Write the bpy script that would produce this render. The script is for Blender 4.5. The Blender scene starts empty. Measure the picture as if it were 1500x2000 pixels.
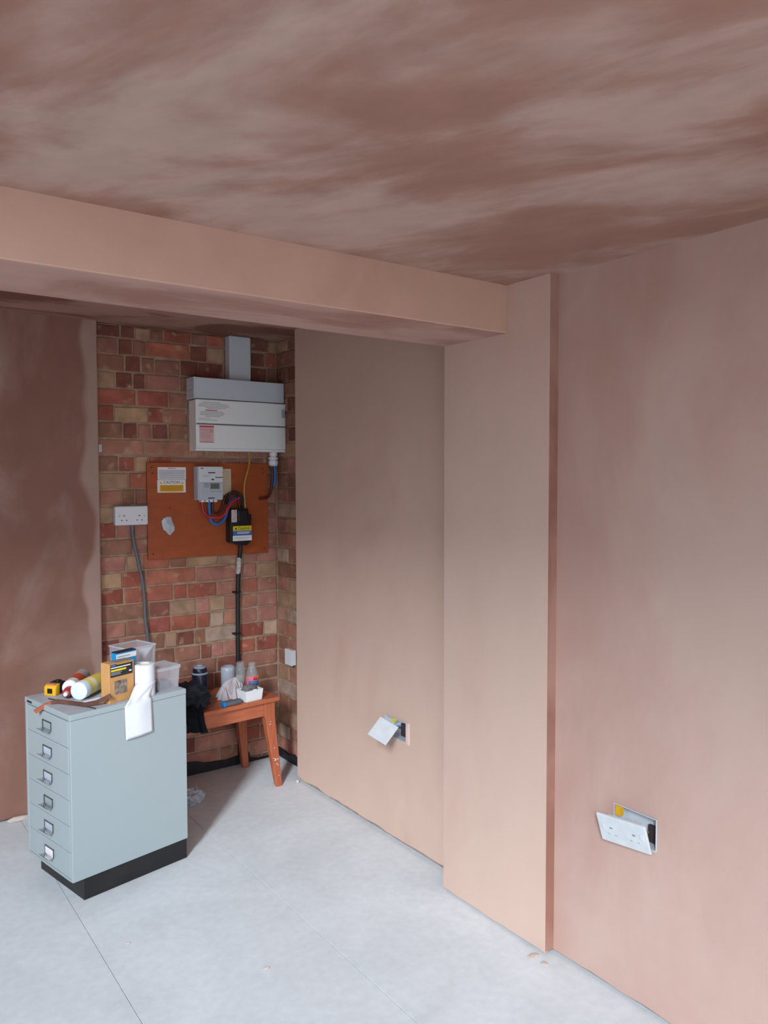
import bpy, bmesh, math, random
from mathutils import Matrix, Vector, noise

random.seed(7)
SC = bpy.context.scene
COL = SC.collection
PI = math.pi

# ------------------------------------------------------------------ camera
cam_d = bpy.data.cameras.new('camera')
cam = bpy.data.objects.new('camera', cam_d)
COL.objects.link(cam)
cam_d.sensor_fit = 'HORIZONTAL'
cam_d.sensor_width = 36.0
cam_d.lens = 36.0 * 1531.76 / 1500.0
cam_d.clip_start = 0.02
fw = Vector((0.58498716, 0.80983489, -0.04424326))
rt = Vector((0.81058852, -0.58561418, -0.00151244))
up = Vector((0.02713431, 0.03497832, 0.99901964))
M = Matrix.Identity(4)
for i in range(3):
    M[i][0] = rt[i]; M[i][1] = up[i]; M[i][2] = -fw[i]
M[0][3], M[1][3], M[2][3] = 0.0, 0.0, 1.4273
cam.matrix_world = M
SC.camera = cam

# ------------------------------------------------------------------ sky, daylight, exposure
world = bpy.data.worlds.new('overcast_sky')
SC.world = world
world.use_nodes = True
bg = world.node_tree.nodes['Background']
bg.inputs['Color'].default_value = (0.76, 0.89, 1.0, 1)
bg.inputs['Strength'].default_value = 4.1

# added, unseen area lamp: a far, tall and narrow band of bright daylight from behind and to the left,
# falling in through the added rooflight (far enough for its rays to be all but parallel)
BAND_AZ, BAND_EL, BAND_DIST = math.radians(226.5), math.radians(29.0), 20.0
band_d = bpy.data.lights.new('added_daylight_band', 'AREA')
band_d.shape = 'RECTANGLE'
band_d.size = 1.7
band_d.size_y = 7.0
band_d.energy = 4800.0
band_d.color = (0.84, 0.93, 1.0)
band_lamp = bpy.data.objects.new('added_daylight_band', band_d)
COL.objects.link(band_lamp)
sdir = Vector((math.cos(BAND_AZ) * math.cos(BAND_EL), math.sin(BAND_AZ) * math.cos(BAND_EL), math.sin(BAND_EL)))
band_lamp.location = Vector((1.2, 2.7, 0.4)) + sdir * BAND_DIST
band_lamp.rotation_euler = sdir.to_track_quat('Z', 'Y').to_euler()

# main room shell numbers (metres)
X_RIGHT, X_PIER, X_RECESS, X_RETURN = 1.7581, 1.7223, 1.8047, 1.897
Y_BEAM0, Y_BEAM1, Y_PIER0, Y_WALL = 1.744, 2.0356, 1.5673, 3.5564
H_CEIL, H_BEAM, H_ALCOVE = 2.0115, 1.8673, 2.108
X_LEFT, Y_REAR = -2.7, -2.5
OPEN_X0, OPEN_X1, OPEN_Z1 = -1.9, 1.3, 1.96
ROOF_X0, ROOF_X1, ROOF_Y0, ROOF_Y1 = -2.4, -0.06, -2.3, 1.60      # unseen rooflight behind the camera, added to let daylight in

portal_d = bpy.data.lights.new('added_doorway_portal', 'AREA')
portal_d.shape = 'RECTANGLE'
portal_d.size = OPEN_X1 - OPEN_X0
portal_d.size_y = OPEN_Z1
portal_d.cycles.is_portal = True
portal = bpy.data.objects.new('added_doorway_portal', portal_d)
COL.objects.link(portal)
portal.location = ((OPEN_X0 + OPEN_X1) / 2, Y_REAR - 0.1, OPEN_Z1 / 2)
portal.rotation_euler = (PI / 2, 0, 0)      # local -Z looks along +Y, into the room
portal2_d = bpy.data.lights.new('added_rooflight_portal', 'AREA')
portal2_d.shape = 'RECTANGLE'
portal2_d.size = ROOF_X1 - ROOF_X0
portal2_d.size_y = ROOF_Y1 - ROOF_Y0
portal2_d.cycles.is_portal = True
portal2 = bpy.data.objects.new('added_rooflight_portal', portal2_d)
COL.objects.link(portal2)
portal2.location = ((ROOF_X0 + ROOF_X1) / 2, (ROOF_Y0 + ROOF_Y1) / 2, H_CEIL + 0.16)

SC.view_settings.view_transform = 'Standard'
SC.view_settings.look = 'None'
SC.view_settings.gamma = 1.0
SC.view_settings.use_curve_mapping = False
SC.view_settings.exposure = 0.0
try:
    SC.cycles.max_bounces = 8
    SC.cycles.diffuse_bounces = 4
    SC.cycles.transparent_max_bounces = 12
    SC.cycles.use_denoising = True
    SC.cycles.caustics_reflective = False
    SC.cycles.caustics_refractive = False
except Exception:
    pass

# ------------------------------------------------------------------ materials
def lin(c):
    out = []
    for v in c:
        v = v / 255.0
        out.append(v / 12.92 if v <= 0.04045 else ((v + 0.055) / 1.055) ** 2.4)
    return tuple(out) + (1.0,)

MATS = {}
def base_mat(name):
    m = bpy.data.materials.new(name)
    m.use_nodes = True
    return m, m.node_tree, m.node_tree.nodes['Principled BSDF']

def mat(name, col, rough=0.5, metal=0.0, var=0.06, scale=30.0, bump=0.0, alpha=1.0, ior=1.45):
    """plain procedural material: colour with fine noise variation"""
    if name in MATS:
        return MATS[name]
    m, nt, b = base_mat(name)
    c = lin(col)
    tc = nt.nodes.new('ShaderNodeTexCoord')
    nz = nt.nodes.new('ShaderNodeTexNoise')
    nz.inputs['Scale'].default_value = scale
    nz.inputs['Detail'].default_value = 4
    nt.links.new(tc.outputs['Object'], nz.inputs['Vector'])
    rp = nt.nodes.new('ShaderNodeValToRGB')
    rp.color_ramp.elements[0].position = 0.3
    rp.color_ramp.elements[1].position = 0.7
    rp.color_ramp.elements[0].color = tuple(max(0, v * (1 - var)) for v in c[:3]) + (1,)
    rp.color_ramp.elements[1].color = tuple(min(1, v * (1 + var)) for v in c[:3]) + (1,)
    nt.links.new(nz.outputs['Fac'], rp.inputs['Fac'])
    nt.links.new(rp.outputs['Color'], b.inputs['Base Color'])
    b.inputs['Roughness'].default_value = rough
    b.inputs['Metallic'].default_value = metal
    b.inputs['IOR'].default_value = ior
    b.inputs['Alpha'].default_value = alpha
    if bump:
        bp = nt.nodes.new('ShaderNodeBump')
        bp.inputs['Strength'].default_value = bump
        bp.inputs['Distance'].default_value = 0.002
        nt.links.new(nz.outputs['Fac'], bp.inputs['Height'])
        nt.links.new(bp.outputs['Normal'], b.inputs['Normal'])
    MATS[name] = m
    return m

def plaster(name, dry, wet, lo=0.45, hi=0.65, scale=1.6, stretch=(1, 1, 1), rotz=0.0,
            edge=None, fine=0.05, seed=0.0, warp=0.6):
    """skim plaster: dry pale patches against still damp dark ones, faint trowel relief.
    edge = (axis, at, width): the plaster has already dried within width of this corner."""
    m, nt, b = base_mat(name)
    N = nt.nodes.new; L = nt.links.new
    tc = N('ShaderNodeTexCoord')
    mp = N('ShaderNodeMapping')
    mp.inputs['Rotation'].default_value = (0, 0, rotz)
    mp.inputs['Scale'].default_value = stretch
    mp.inputs['Location'].default_value = (seed, seed * 0.7, seed * 1.3)
    # rotate first, then stretch
    mp0 = N('ShaderNodeMapping'); mp0.inputs['Rotation'].default_value = (0, 0, rotz)
    mp.inputs['Rotation'].default_value = (0, 0, 0)
    L(tc.outputs['Object'], mp0.inputs['Vector'])
    L(mp0.outputs['Vector'], mp.inputs['Vector'])
    n1 = N('ShaderNodeTexNoise')
    n1.inputs['Scale'].default_value = scale
    n1.inputs['Detail'].default_value = 8
    n1.inputs['Roughness'].default_value = 0.58
    n1.inputs['Distortion'].default_value = warp
    L(mp.outputs['Vector'], n1.inputs['Vector'])
    mr = N('ShaderNodeMapRange'); mr.interpolation_type = 'SMOOTHSTEP'
    mr.inputs['From Min'].default_value = lo
    mr.inputs['From Max'].default_value = hi
    L(n1.outputs['Fac'], mr.inputs['Value'])
    fac = mr.outputs['Result']
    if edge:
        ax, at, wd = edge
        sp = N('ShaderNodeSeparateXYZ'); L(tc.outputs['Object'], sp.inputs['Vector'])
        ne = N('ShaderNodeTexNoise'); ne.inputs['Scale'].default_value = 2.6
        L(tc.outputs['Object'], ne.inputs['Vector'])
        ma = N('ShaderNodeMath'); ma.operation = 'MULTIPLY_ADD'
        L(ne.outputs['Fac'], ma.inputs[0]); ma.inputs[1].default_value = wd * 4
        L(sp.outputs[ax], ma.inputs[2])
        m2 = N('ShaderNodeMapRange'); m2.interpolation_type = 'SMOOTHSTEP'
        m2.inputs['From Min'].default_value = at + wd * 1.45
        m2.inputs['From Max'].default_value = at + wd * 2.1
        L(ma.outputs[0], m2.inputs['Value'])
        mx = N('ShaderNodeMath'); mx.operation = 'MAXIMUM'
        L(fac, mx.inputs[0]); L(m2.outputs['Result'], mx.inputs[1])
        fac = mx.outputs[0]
    mix = N('ShaderNodeMix'); mix.data_type = 'RGBA'
    mix.inputs['A'].default_value = lin(wet)
    mix.inputs['B'].default_value = lin(dry)
    L(fac, mix.inputs['Factor'])
    n2 = N('ShaderNodeTexNoise')
    n2.inputs['Scale'].default_value = 9.0
    n2.inputs['Detail'].default_value = 6
    L(mp.outputs['Vector'], n2.inputs['Vector'])
    m3 = N('ShaderNodeMapRange')
    m3.inputs['From Min'].default_value = 0.3; m3.inputs['From Max'].default_value = 0.7
    m3.inputs['To Min'].default_value = 1 - fine; m3.inputs['To Max'].default_value = 1 + fine
    L(n2.outputs['Fac'], m3.inputs['Value'])
    mul = N('ShaderNodeVectorMath'); mul.operation = 'SCALE'
    L(mix.outputs['Result'], mul.inputs[0]); L(m3.outputs['Result'], mul.inputs['Scale'])
    L(mul.outputs['Vector'], b.inputs['Base Color'])
    b.inputs['Roughness'].default_value = 0.75
    b.inputs['Specular IOR Level'].default_value = 0.25
    bp = N('ShaderNodeBump'); bp.inputs['Strength'].default_value = 0.12
    bp.inputs['Distance'].default_value = 0.004
    L(n2.outputs['Fac'], bp.inputs['Height']); L(bp.outputs['Normal'], b.inputs['Normal'])
    return m

DRY = (208, 178, 162)
WET = (176, 122, 102)
M_CEIL = plaster('plaster_ceiling', (184, 156, 143), (158, 118, 103), 0.42, 0.62, 2.0, (0.8, 1.55, 1), 1.10, fine=0.08, seed=1.1, warp=0.35)
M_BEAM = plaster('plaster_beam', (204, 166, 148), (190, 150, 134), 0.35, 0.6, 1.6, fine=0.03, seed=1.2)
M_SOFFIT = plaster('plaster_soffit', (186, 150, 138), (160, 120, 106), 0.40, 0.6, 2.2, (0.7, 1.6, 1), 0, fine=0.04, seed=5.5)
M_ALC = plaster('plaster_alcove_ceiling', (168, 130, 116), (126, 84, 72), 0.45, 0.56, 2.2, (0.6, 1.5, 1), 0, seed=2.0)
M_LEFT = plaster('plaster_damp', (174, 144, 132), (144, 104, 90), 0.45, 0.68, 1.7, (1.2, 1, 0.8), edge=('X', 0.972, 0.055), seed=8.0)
M_RECESS = plaster('plaster_recess', DRY, (188, 152, 136), 0.25, 0.5, 1.3, (1, 1, 0.6), fine=0.025, seed=4.0)
M_PIER = plaster('plaster_pier', (206, 178, 163), (198, 167, 152), 0.3, 0.55, 1.2, (1, 1, 0.5), fine=0.02, seed=6.0)
M_RIGHT = plaster('plaster_right', (195, 167, 155), (185, 149, 137), 0.36, 0.6, 1.1, (1, 1, 0.7), fine=0.025, seed=9.3)
M_WETSTRIP = plaster('plaster_damp_corner', (172, 132, 118), (150, 106, 92), 0.4, 0.6, 2.5, (1, 1, 0.5), seed=1.7)
M_CORE = mat('wall_core', (146, 136, 130), 0.9, var=0.2, scale=20)
M_ROOMWALL = plaster('plaster_room', (204, 170, 154), (188, 150, 134), 0.35, 0.6, 1.2, seed=7.7)

def floor_mat():
    m, nt, b = base_mat('floor_screed')
    N = nt.nodes.new; L = nt.links.new
    tc = N('ShaderNodeTexCoord')
    n1 = N('ShaderNodeTexNoise'); n1.inputs['Scale'].default_value = 2.2
    n1.inputs['Detail'].default_value = 7; n1.inputs['Roughness'].default_value = 0.6
    n1.inputs['Distortion'].default_value = 0.8
    L(tc.outputs['Object'], n1.inputs['Vector'])
    r1 = N('ShaderNodeValToRGB')
    e = r1.color_ramp.elements
    e[0].position = 0.30; e[0].color = lin((200, 204, 208))
    e[1].position = 0.72; e[1].color = lin((219, 223, 227))
    L(n1.outputs['Fac'], r1.inputs['Fac'])
    n2 = N('ShaderNodeTexNoise'); n2.inputs['Scale'].default_value = 34
    n2.inputs['Detail'].default_value = 4
    L(tc.outputs['Object'], n2.inputs['Vector'])
    m3 = N('ShaderNodeMapRange')
    m3.inputs['From Min'].default_value = 0.3; m3.inputs['From Max'].default_value = 0.7
    m3.inputs['To Min'].default_value = 0.95; m3.inputs['To Max'].default_value = 1.04
    L(n2.outputs['Fac'], m3.inputs['Value'])
    mul = N('ShaderNodeVectorMath'); mul.operation = 'SCALE'
    L(r1.outputs['Color'], mul.inputs[0]); L(m3.outputs['Result'], mul.inputs['Scale'])
    L(mul.outputs['Vector'], b.inputs['Base Color'])
    b.inputs['Roughness'].default_value = 0.6
    bp = N('ShaderNodeBump'); bp.inputs['Strength'].default_value = 0.2
    bp.inputs['Distance'].default_value = 0.002
    L(n2.outputs['Fac'], bp.inputs['Height']); L(bp.outputs['Normal'], b.inputs['Normal'])
    return m
M_FLOOR = floor_mat()

def brick_mat():
    m, nt, b = base_mat('fired_clay_brick')
    N = nt.nodes.new; L = nt.links.new
    oi = N('ShaderNodeObjectInfo'); tc = N('ShaderNodeTexCoord')
    ge = N('ShaderNodeNewGeometry')
    n1 = N('ShaderNodeTexNoise'); n1.inputs['Scale'].default_value = 13
    n1.inputs['Detail'].default_value = 5; n1.inputs['Distortion'].default_value = 0.5
    L(ge.outputs['Position'], n1.inputs['Vector'])
    mr = N('ShaderNodeMapRange')
    mr.inputs['From Min'].default_value = 0.3; mr.inputs['From Max'].default_value = 0.7
    mr.inputs['To Min'].default_value = 0.76; mr.inputs['To Max'].default_value = 1.2
    L(n1.outputs['Fac'], mr.inputs['Value'])
    mul = N('ShaderNodeVectorMath'); mul.operation = 'SCALE'
    L(oi.outputs['Color'], mul.inputs[0]); L(mr.outputs['Result'], mul.inputs['Scale'])
    n2 = N('ShaderNodeTexNoise'); n2.inputs['Scale'].default_value = 21
    n2.inputs['Detail'].default_value = 3
    L(ge.outputs['Position'], n2.inputs['Vector'])
    m2 = N('ShaderNodeMapRange')
    m2.inputs['From Min'].default_value = 0.60; m2.inputs['From Max'].default_value = 0.80
    L(n2.outputs['Fac'], m2.inputs['Value'])
    mix = N('ShaderNodeMix'); mix.data_type = 'RGBA'
    L(m2.outputs['Result'], mix.inputs['Factor'])
    L(mul.outputs['Vector'], mix.inputs['A'])
    mix.inputs['B'].default_value = lin((190, 158, 132))
    L(mix.outputs['Result'], b.inputs['Base Color'])
    b.inputs['Roughness'].default_value = 0.9
    b.inputs['Specular IOR Level'].default_value = 0.2
    bp = N('ShaderNodeBump'); bp.inputs['Strength'].default_value = 0.5
    bp.inputs['Distance'].default_value = 0.004
    L(n1.outputs['Fac'], bp.inputs['Height']); L(bp.outputs['Normal'], b.inputs['Normal'])
    return m
M_BRICK = brick_mat()
M_MORTAR = mat('lime_mortar', (166, 138, 116), 0.95, var=0.22, scale=28, bump=0.6)

def wood_mat(name, c0, c1, axis_stretch):
    m, nt, b = base_mat(name)
    N = nt.nodes.new; L = nt.links.new
    tc = N('ShaderNodeTexCoord'); mp = N('ShaderNodeMapping')
    mp.inputs['Scale'].default_value = axis_stretch
    L(tc.outputs['Object'], mp.inputs['Vector'])
    n1 = N('ShaderNodeTexNoise'); n1.inputs['Scale'].default_value = 14
    n1.inputs['Detail'].default_value = 5
    L(mp.outputs['Vector'], n1.inputs['Vector'])
    rp = N('ShaderNodeValToRGB'); e = rp.color_ramp.elements
    e[0].position = 0.3; e[0].color = lin(c0); e[1].position = 0.72; e[1].color = lin(c1)
    L(n1.outputs['Fac'], rp.inputs['Fac']); L(rp.outputs['Color'], b.inputs['Base Color'])
    b.inputs['Roughness'].default_value = 0.45
    return m
M_WOOD = wood_mat('orange_stained_wood', (166, 88, 58), (184, 104, 70), (1, 6, 6))
M_WOODLEG = wood_mat('orange_stained_leg', (160, 84, 54), (182, 102, 70), (6, 6, 1))
M_BOARD = wood_mat('reddish_board', (156, 74, 34), (172, 84, 40), (1, 1, 2))

M_STEEL = mat('grey_enamel', (157, 168, 171), 0.38, var=0.015, scale=3)
M_STEELTOP = mat('grey_enamel_dusty', (170, 170, 176), 0.6, var=0.07, scale=14)
M_SEAM = mat('drawer_gap', (60, 66, 70), 0.8)
M_CHROME = mat('chrome', (200, 202, 205), 0.18, 1.0, var=0.03)
M_DARKMETAL = mat('tarnished_metal', (120, 120, 122), 0.35, 0.9, var=0.1)
M_BLACK = mat('black_paint', (30, 28, 30), 0.45, var=0.25, scale=12)
M_BLACKPL = mat('black_plastic', (26, 25, 28), 0.4, var=0.1)
M_RUBBER = mat('black_sheath', (34, 33, 36), 0.5)
M_BITUMEN = mat('bitumen', (24, 23, 28), 0.5, var=0.4, scale=40, bump=0.6)
M_WHITEPL = mat('white_plastic', (226, 228, 232), 0.35, var=0.01)
M_CREAMPL = mat('offwhite_steel', (242, 246, 244), 0.4, var=0.015, scale=4)
M_TRUNK = mat('grey_trunking', (206, 214, 222), 0.45, var=0.02, scale=4)
M_METER = mat('meter_white', (220, 224, 230), 0.4, var=0.01)
M_METERG = mat('meter_grey', (188, 196, 208), 0.4, var=0.02)
M_LCD = mat('lcd', (104, 112, 104), 0.2, var=0.02)
M_PAPER = mat('paper_white', (236, 236, 238), 0.8, var=0.02)
M_TISSUE = mat('tissue', (218, 220, 225), 0.95, var=0.02, scale=60, bump=0.2)
M_CARD = mat('cardboard', (196, 146, 92), 0.8, var=0.06, scale=40)
M_CREAMCARD = mat('cream_card', (222, 196, 160), 0.8)
M_INK = mat('black_ink', (40, 38, 42), 0.6)
M_GREYINK = mat('grey_ink', (120, 122, 130), 0.7)
M_PALEINK = mat('pale_ink', (168, 172, 180), 0.7)
M_FAINTINK = mat('faint_ink', (188, 192, 198), 0.7)
M_REDINK = mat('red_ink', (216, 60, 70), 0.6)
M_PINKINK = mat('pink_ink', (226, 190, 190), 0.7)
M_YELLOW = mat('warning_yellow', (226, 170, 30), 0.5)
M_BRIGHTYEL = mat('bright_yellow', (226, 206, 30), 0.5)
M_BLUELBL = mat('label_blue', (70, 110, 180), 0.5)
M_SKYBLUE = mat('packet_blue', (30, 140, 200), 0.5)
M_BLUECAB = mat('blue_insulation', (40, 110, 180), 0.4)
M_REDCAB = mat('red_insulation', (190, 40, 56), 0.4)
M_BROWNCAB = mat('brown_insulation', (92, 44, 38), 0.45)
M_EARTH = mat('green_yellow_insulation', (176, 150, 60), 0.45, var=0.2, scale=60)
M_GREYCAB = mat('grey_cable', (104, 106, 114), 0.5)
M_ORANGE = mat('tube_orange', (206, 82, 44), 0.45)
M_TUBEGREY = mat('tube_grey', (176, 168, 164), 0.5)
M_TUBERED = mat('cap_red', (160, 52, 50), 0.4)
M_CANYEL = mat('can_yellow', (238, 206, 90), 0.45, var=0.1, scale=26)
M_CANCREAM = mat('can_cream', (240, 226, 190), 0.45)
M_PALEBLUEPL = mat('pale_blue_cap', (214, 226, 232), 0.4)
M_RUST = mat('rusty_steel', (104, 68, 58), 0.6, 0.3, var=0.3, scale=24)
M_RUSTEND = mat('orange_paint_worn', (164, 88, 62), 0.6, var=0.15)
M_NAVY = mat('navy_can', (20, 22, 50), 0.3)
M_CAPGREY = mat('spray_cap', (150, 160, 172), 0.4)
M_JACKET = mat('black_cloth', (28, 33, 42), 0.9, var=0.3, scale=40)
M_RAG = mat('grey_rag', (190, 180, 184), 0.95, var=0.12, scale=20)
M_DARKGREY = mat('dark_grey_foam', (112, 112, 114), 0.9, var=0.1)
M_TOOLGREY = mat('tool_grey', (92, 98, 106), 0.6)
M_TOOLBLUE = mat('tool_blue', (24, 130, 200), 0.45)
M_SCREWS = wood_mat('screws_in_window', (64, 54, 48), (168, 150, 136), (6, 6, 4.5))
M_CRUMB = mat('plaster_crumb', (200, 186, 178), 0.9, var=0.1)
M_PINKEDGE = mat('cut_plaster_edge', (226, 196, 180), 0.9, var=0.08)

def clear_mat(name, col, alpha, rough=0.12):
    m, nt, b = base_mat(name)
    N = nt.nodes.new; L = nt.links.new
    tc = N('ShaderNodeTexCoord'); nz = N('ShaderNodeTexNoise')
    nz.inputs['Scale'].default_value = 9
    L(tc.outputs['Object'], nz.inputs['Vector'])
    mr = N('ShaderNodeMapRange')
    mr.inputs['To Min'].default_value = alpha * 0.6; mr.inputs['To Max'].default_value = alpha * 1.4
    L(nz.outputs['Fac'], mr.inputs['Value'])
    L(mr.outputs['Result'], b.inputs['Alpha'])
    b.inputs['Base Color'].default_value = lin(col)
    b.inputs['Roughness'].default_value = rough
    return m
M_CLEAR = clear_mat('clear_plastic', (206, 206, 214), 0.22)
M_CLEARB = clear_mat('clear_plastic_lid', (214, 222, 228), 0.34)
M_GLASS = clear_mat('jar_glass', (190, 192, 190), 0.22, 0.05)
M_BAG = clear_mat('polythene', (196, 204, 216), 0.5, 0.2)

# ------------------------------------------------------------------ mesh helpers
class G:
    """collects geometry for ONE part"""
    def __init__(s):
        s.bm = bmesh.new()
    def box(s, x0, x1, y0, y1, z0, z1, mtx=None, bevel=0.0, seg=2):
        b = bmesh.new()
        bmesh.ops.create_cube(b, size=1.0)
        for v in b.verts:
            v.co = Vector((x0 + (v.co.x + .5) * (x1 - x0), y0 + (v.co.y + .5) * (y1 - y0), z0 + (v.co.z + .5) * (z1 - z0)))
        if bevel:
            bmesh.ops.bevel(b, geom=b.edges[:], offset=bevel, segments=seg, affect='EDGES', profile=0.5)
        return s._merge(b, mtx)
    def _merge(s, b, mtx=None):
        if mtx is not None:
            bmesh.ops.transform(b, matrix=mtx, verts=b.verts)
        bmesh.ops.recalc_face_normals(b, faces=b.faces)
        me = bpy.data.meshes.new('tmp'); b.to_mesh(me); b.free()
        s.bm.from_mesh(me); bpy.data.meshes.remove(me)
        return s
    def poly(s, pts, z0, z1, mtx=None, bevel=0.0):
        """prism: outline in xy, from z0 to z1"""
        b = bmesh.new()
        f = b.faces.new([b.verts.new((p[0], p[1], z0)) for p in pts])
        r = bmesh.ops.extrude_face_region(b, geom=[f])
        for v in [e for e in r['geom'] if isinstance(e, bmesh.types.BMVert)]:
            v.co.z = z1
        bmesh.ops.recalc_face_normals(b, faces=b.faces)
        if bevel:
            bmesh.ops.bevel(b, geom=b.edges[:], offset=bevel, segments=2, affect='EDGES', profile=0.5)
        return s._merge(b, mtx)
    def lathe(s, prof, n=24, mtx=None, cap=True):
        """profile of (r, z) turned round z"""
        b = bmesh.new(); rings = []
        for r, z in prof:
            rings.append([b.verts.new((r * math.cos(2 * PI * i / n), r * math.sin(2 * PI * i / n), z)) for i in range(n)])
        for a, c in zip(rings, rings[1:]):
            for i in range(n):
                b.faces.new((a[i], a[(i + 1) % n], c[(i + 1) % n], c[i]))
        if cap:
            b.faces.new(rings[0][::-1]); b.faces.new(rings[-1])
        return s._merge(b, mtx)
    def tube(s, pts, r, n=10, smooth=6):
        P = [Vector(p) for p in pts]
        if smooth and len(P) > 2:
            Q = []
            for i in range(len(P) - 1):
                p0 = P[max(i - 1, 0)]; p1 = P[i]; p2 = P[i + 1]; p3 = P[min(i + 2, len(P) - 1)]
                for k in range(smooth):
                    t = k / smooth
                    Q.append(0.5 * ((2 * p1) + (p2 - p0) * t + (2 * p0 - 5 * p1 + 4 * p2 - p3) * t * t + (3 * p1 - p0 - 3 * p2 + p3) * t ** 3))
            Q.append(P[-1]); P = Q
        b = bmesh.new(); rings = []; ref = None
        for i, p in enumerate(P):
            d = (P[min(i + 1, len(P) - 1)] - P[max(i - 1, 0)]).normalized()
            if ref is None:
                ref = d.orthogonal().normalized()
            ref = (ref - d * ref.dot(d)).normalized()
            w = d.cross(ref)
            rings.append([b.verts.new(p + ref * (r * math.cos(2 * PI * k / n)) + w * (r * math.sin(2 * PI * k / n))) for k in range(n)])
        for a, c in zip(rings, rings[1:]):
            for i in range(n):
                b.faces.new((a[i], a[(i + 1) % n], c[(i + 1) % n], c[i]))
        b.faces.new(rings[0][::-1]); b.faces.new(rings[-1])
        return s._merge(b)
    def strip(s, pts, nrm, w, t):
        """flat bar of width w, thickness t along pts; nrm = width directions"""
        b = bmesh.new(); rings = []
        P = [Vector(p) for p in pts]
        for i, p in enumerate(P):
            d = (P[min(i + 1, len(P) - 1)] - P[max(i - 1, 0)]).normalized()
            wd = Vector(nrm[i]).normalized(); wd = (wd - d * wd.dot(d)).normalized()
            h = d.cross(wd)
            rings.append([b.verts.new(p + wd * (a * w / 2) + h * (c * t / 2)) for a, c in ((-1, -1), (1, -1), (1, 1), (-1, 1))])
        for a, c in zip(rings, rings[1:]):
            for i in range(4):
                b.faces.new((a[i], a[(i + 1) % 4], c[(i + 1) % 4], c[i]))
        b.faces.new(rings[0][::-1]); b.faces.new(rings[-1])
        return s._merge(b)
    def crumple(s, c, rad, amp=0.3, freq=3.0, seed=0, sub=4, mtx=None, floor=None):
        b = bmesh.new()
        bmesh.ops.create_icosphere(b, subdivisions=sub, radius=1.0)
        off = Vector((seed * 3.1, seed * 1.7, seed * 2.3))
        for v in b.verts:
            d = v.co.normalized()
            n1 = noise.noise(d * freq + off); n2 = noise.noise(d * freq * 2.3 + off * 2)
            k = 1 + amp * (1 - 2.2 * abs(n1)) * 0.6 + amp * 0.5 * n2
            q = Vector((d.x * rad[0], d.y * rad[1], d.z * rad[2])) * k + Vector(c)
            if floor is not None and q.z < floor:
                q.z = floor + 0.0005 * abs(n2)
            v.co = q
        return s._merge(b, mtx)
    def text(s, txt, size, mtx, thick=0.0003, align='CENTER'):
        cu = bpy.data.curves.new('t', 'FONT'); cu.body = txt; cu.size = size
        cu.align_x = align; cu.align_y = 'CENTER'; cu.extrude = thick; cu.resolution_u = 3
        o = bpy.data.objects.new('t', cu)
        COL.objects.link(o)
        dg = bpy.context.evaluated_depsgraph_get(); dg.update()
        me = bpy.data.meshes.new_from_object(o.evaluated_get(dg))
        bpy.data.objects.remove(o); bpy.data.curves.remove(cu)
        me.transform(mtx); s.bm.from_mesh(me); bpy.data.meshes.remove(me)
        return s
    def build(s, name, material, parent=None, smooth=False, mtx=None):
        me = bpy.data.meshes.new(name)
        if mtx is not None:
            bmesh.ops.transform(s.bm, matrix=mtx, verts=s.bm.verts)
        s.bm.to_mesh(me); s.bm.free()
        me.materials.append(material)
        if smooth:
            for p in me.polygons:
                p.use_smooth = True
            try:
                me.set_sharp_from_angle(angle=math.radians(38))
            except Exception:
                pass
        o = bpy.data.objects.new(name, me)
        COL.objects.link(o)
        if parent is not None:
            o.parent = parent
        return o

def tag(o, label=None, cat=None, group=None, kind=None):
    if label: o['label'] = label
    if cat: o['category'] = cat
    if group: o['group'] = group
    if kind: o['kind'] = kind
    return o

def thing(name, label, cat, loc=(0, 0, 0), rotz=0.0, group=None, mtx=None):
    o = bpy.data.objects.new(name, None)
    o.empty_display_size = 0.05
    COL.objects.link(o)
    if mtx is not None:
        o.matrix_world = mtx
    else:
        o.location = loc; o.rotation_euler = (0, 0, rotz)
    return tag(o, label, cat, group)

def struct(o, label=None):
    return tag(o, label, kind='structure')

def frame_to(origin, zdir, xhint=(1, 0, 0)):
    """matrix whose local z points along zdir"""
    z = Vector(zdir).normalized(); x = Vector(xhint); x = (x - z * x.dot(z)).normalized(); y = z.cross(x)
    m = Matrix.Identity(4)
    for i in range(3):
        m[i][0] = x[i]; m[i][1] = y[i]; m[i][2] = z[i]; m[i][3] = origin[i]
    return m

# local frame for print on a surface facing -Y: text x -> +X, text y -> +Z, thickness -> -Y
def wallprint(x, y, z):
    return Matrix(((1, 0, 0, x), (0, 0, -1, y), (0, 1, 0, z), (0, 0, 0, 1)))

# ================================================================== the setting
YZX = Matrix(((0, 0, 1, 0), (1, 0, 0, 0), (0, 1, 0, 0), (0, 0, 0, 1)))   # prism outline (y, z), depth along x

# floor: long screed panels with fine joints between them
fb = struct(G().box(X_LEFT - 0.1, 2.05, Y_REAR - 0.1, Y_WALL + 0.2, -0.12, -0.005).build('floor', mat('joint_grey', (150, 150, 150), 0.9)))
edges = [-2.7, -2.35, -1.75, -1.15, -0.55, 0.05, 0.652, 1.236, 1.92]
for a, b_ in zip(edges, edges[1:]):
    G().box(a + 0.0009, b_ - 0.0009, Y_REAR, Y_WALL + 0.05, -0.03, random.uniform(-0.0006, 0.0), bevel=0.0005, seg=1).build('floor_panel', M_FLOOR, fb)

# ground outside the added doorway
struct(G().box(-30, 30, -45, Y_REAR - 0.1, -0.25, -0.06).build('ground_outside', mat('paving', (176, 172, 166), 0.9, var=0.15, scale=3)))

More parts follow.
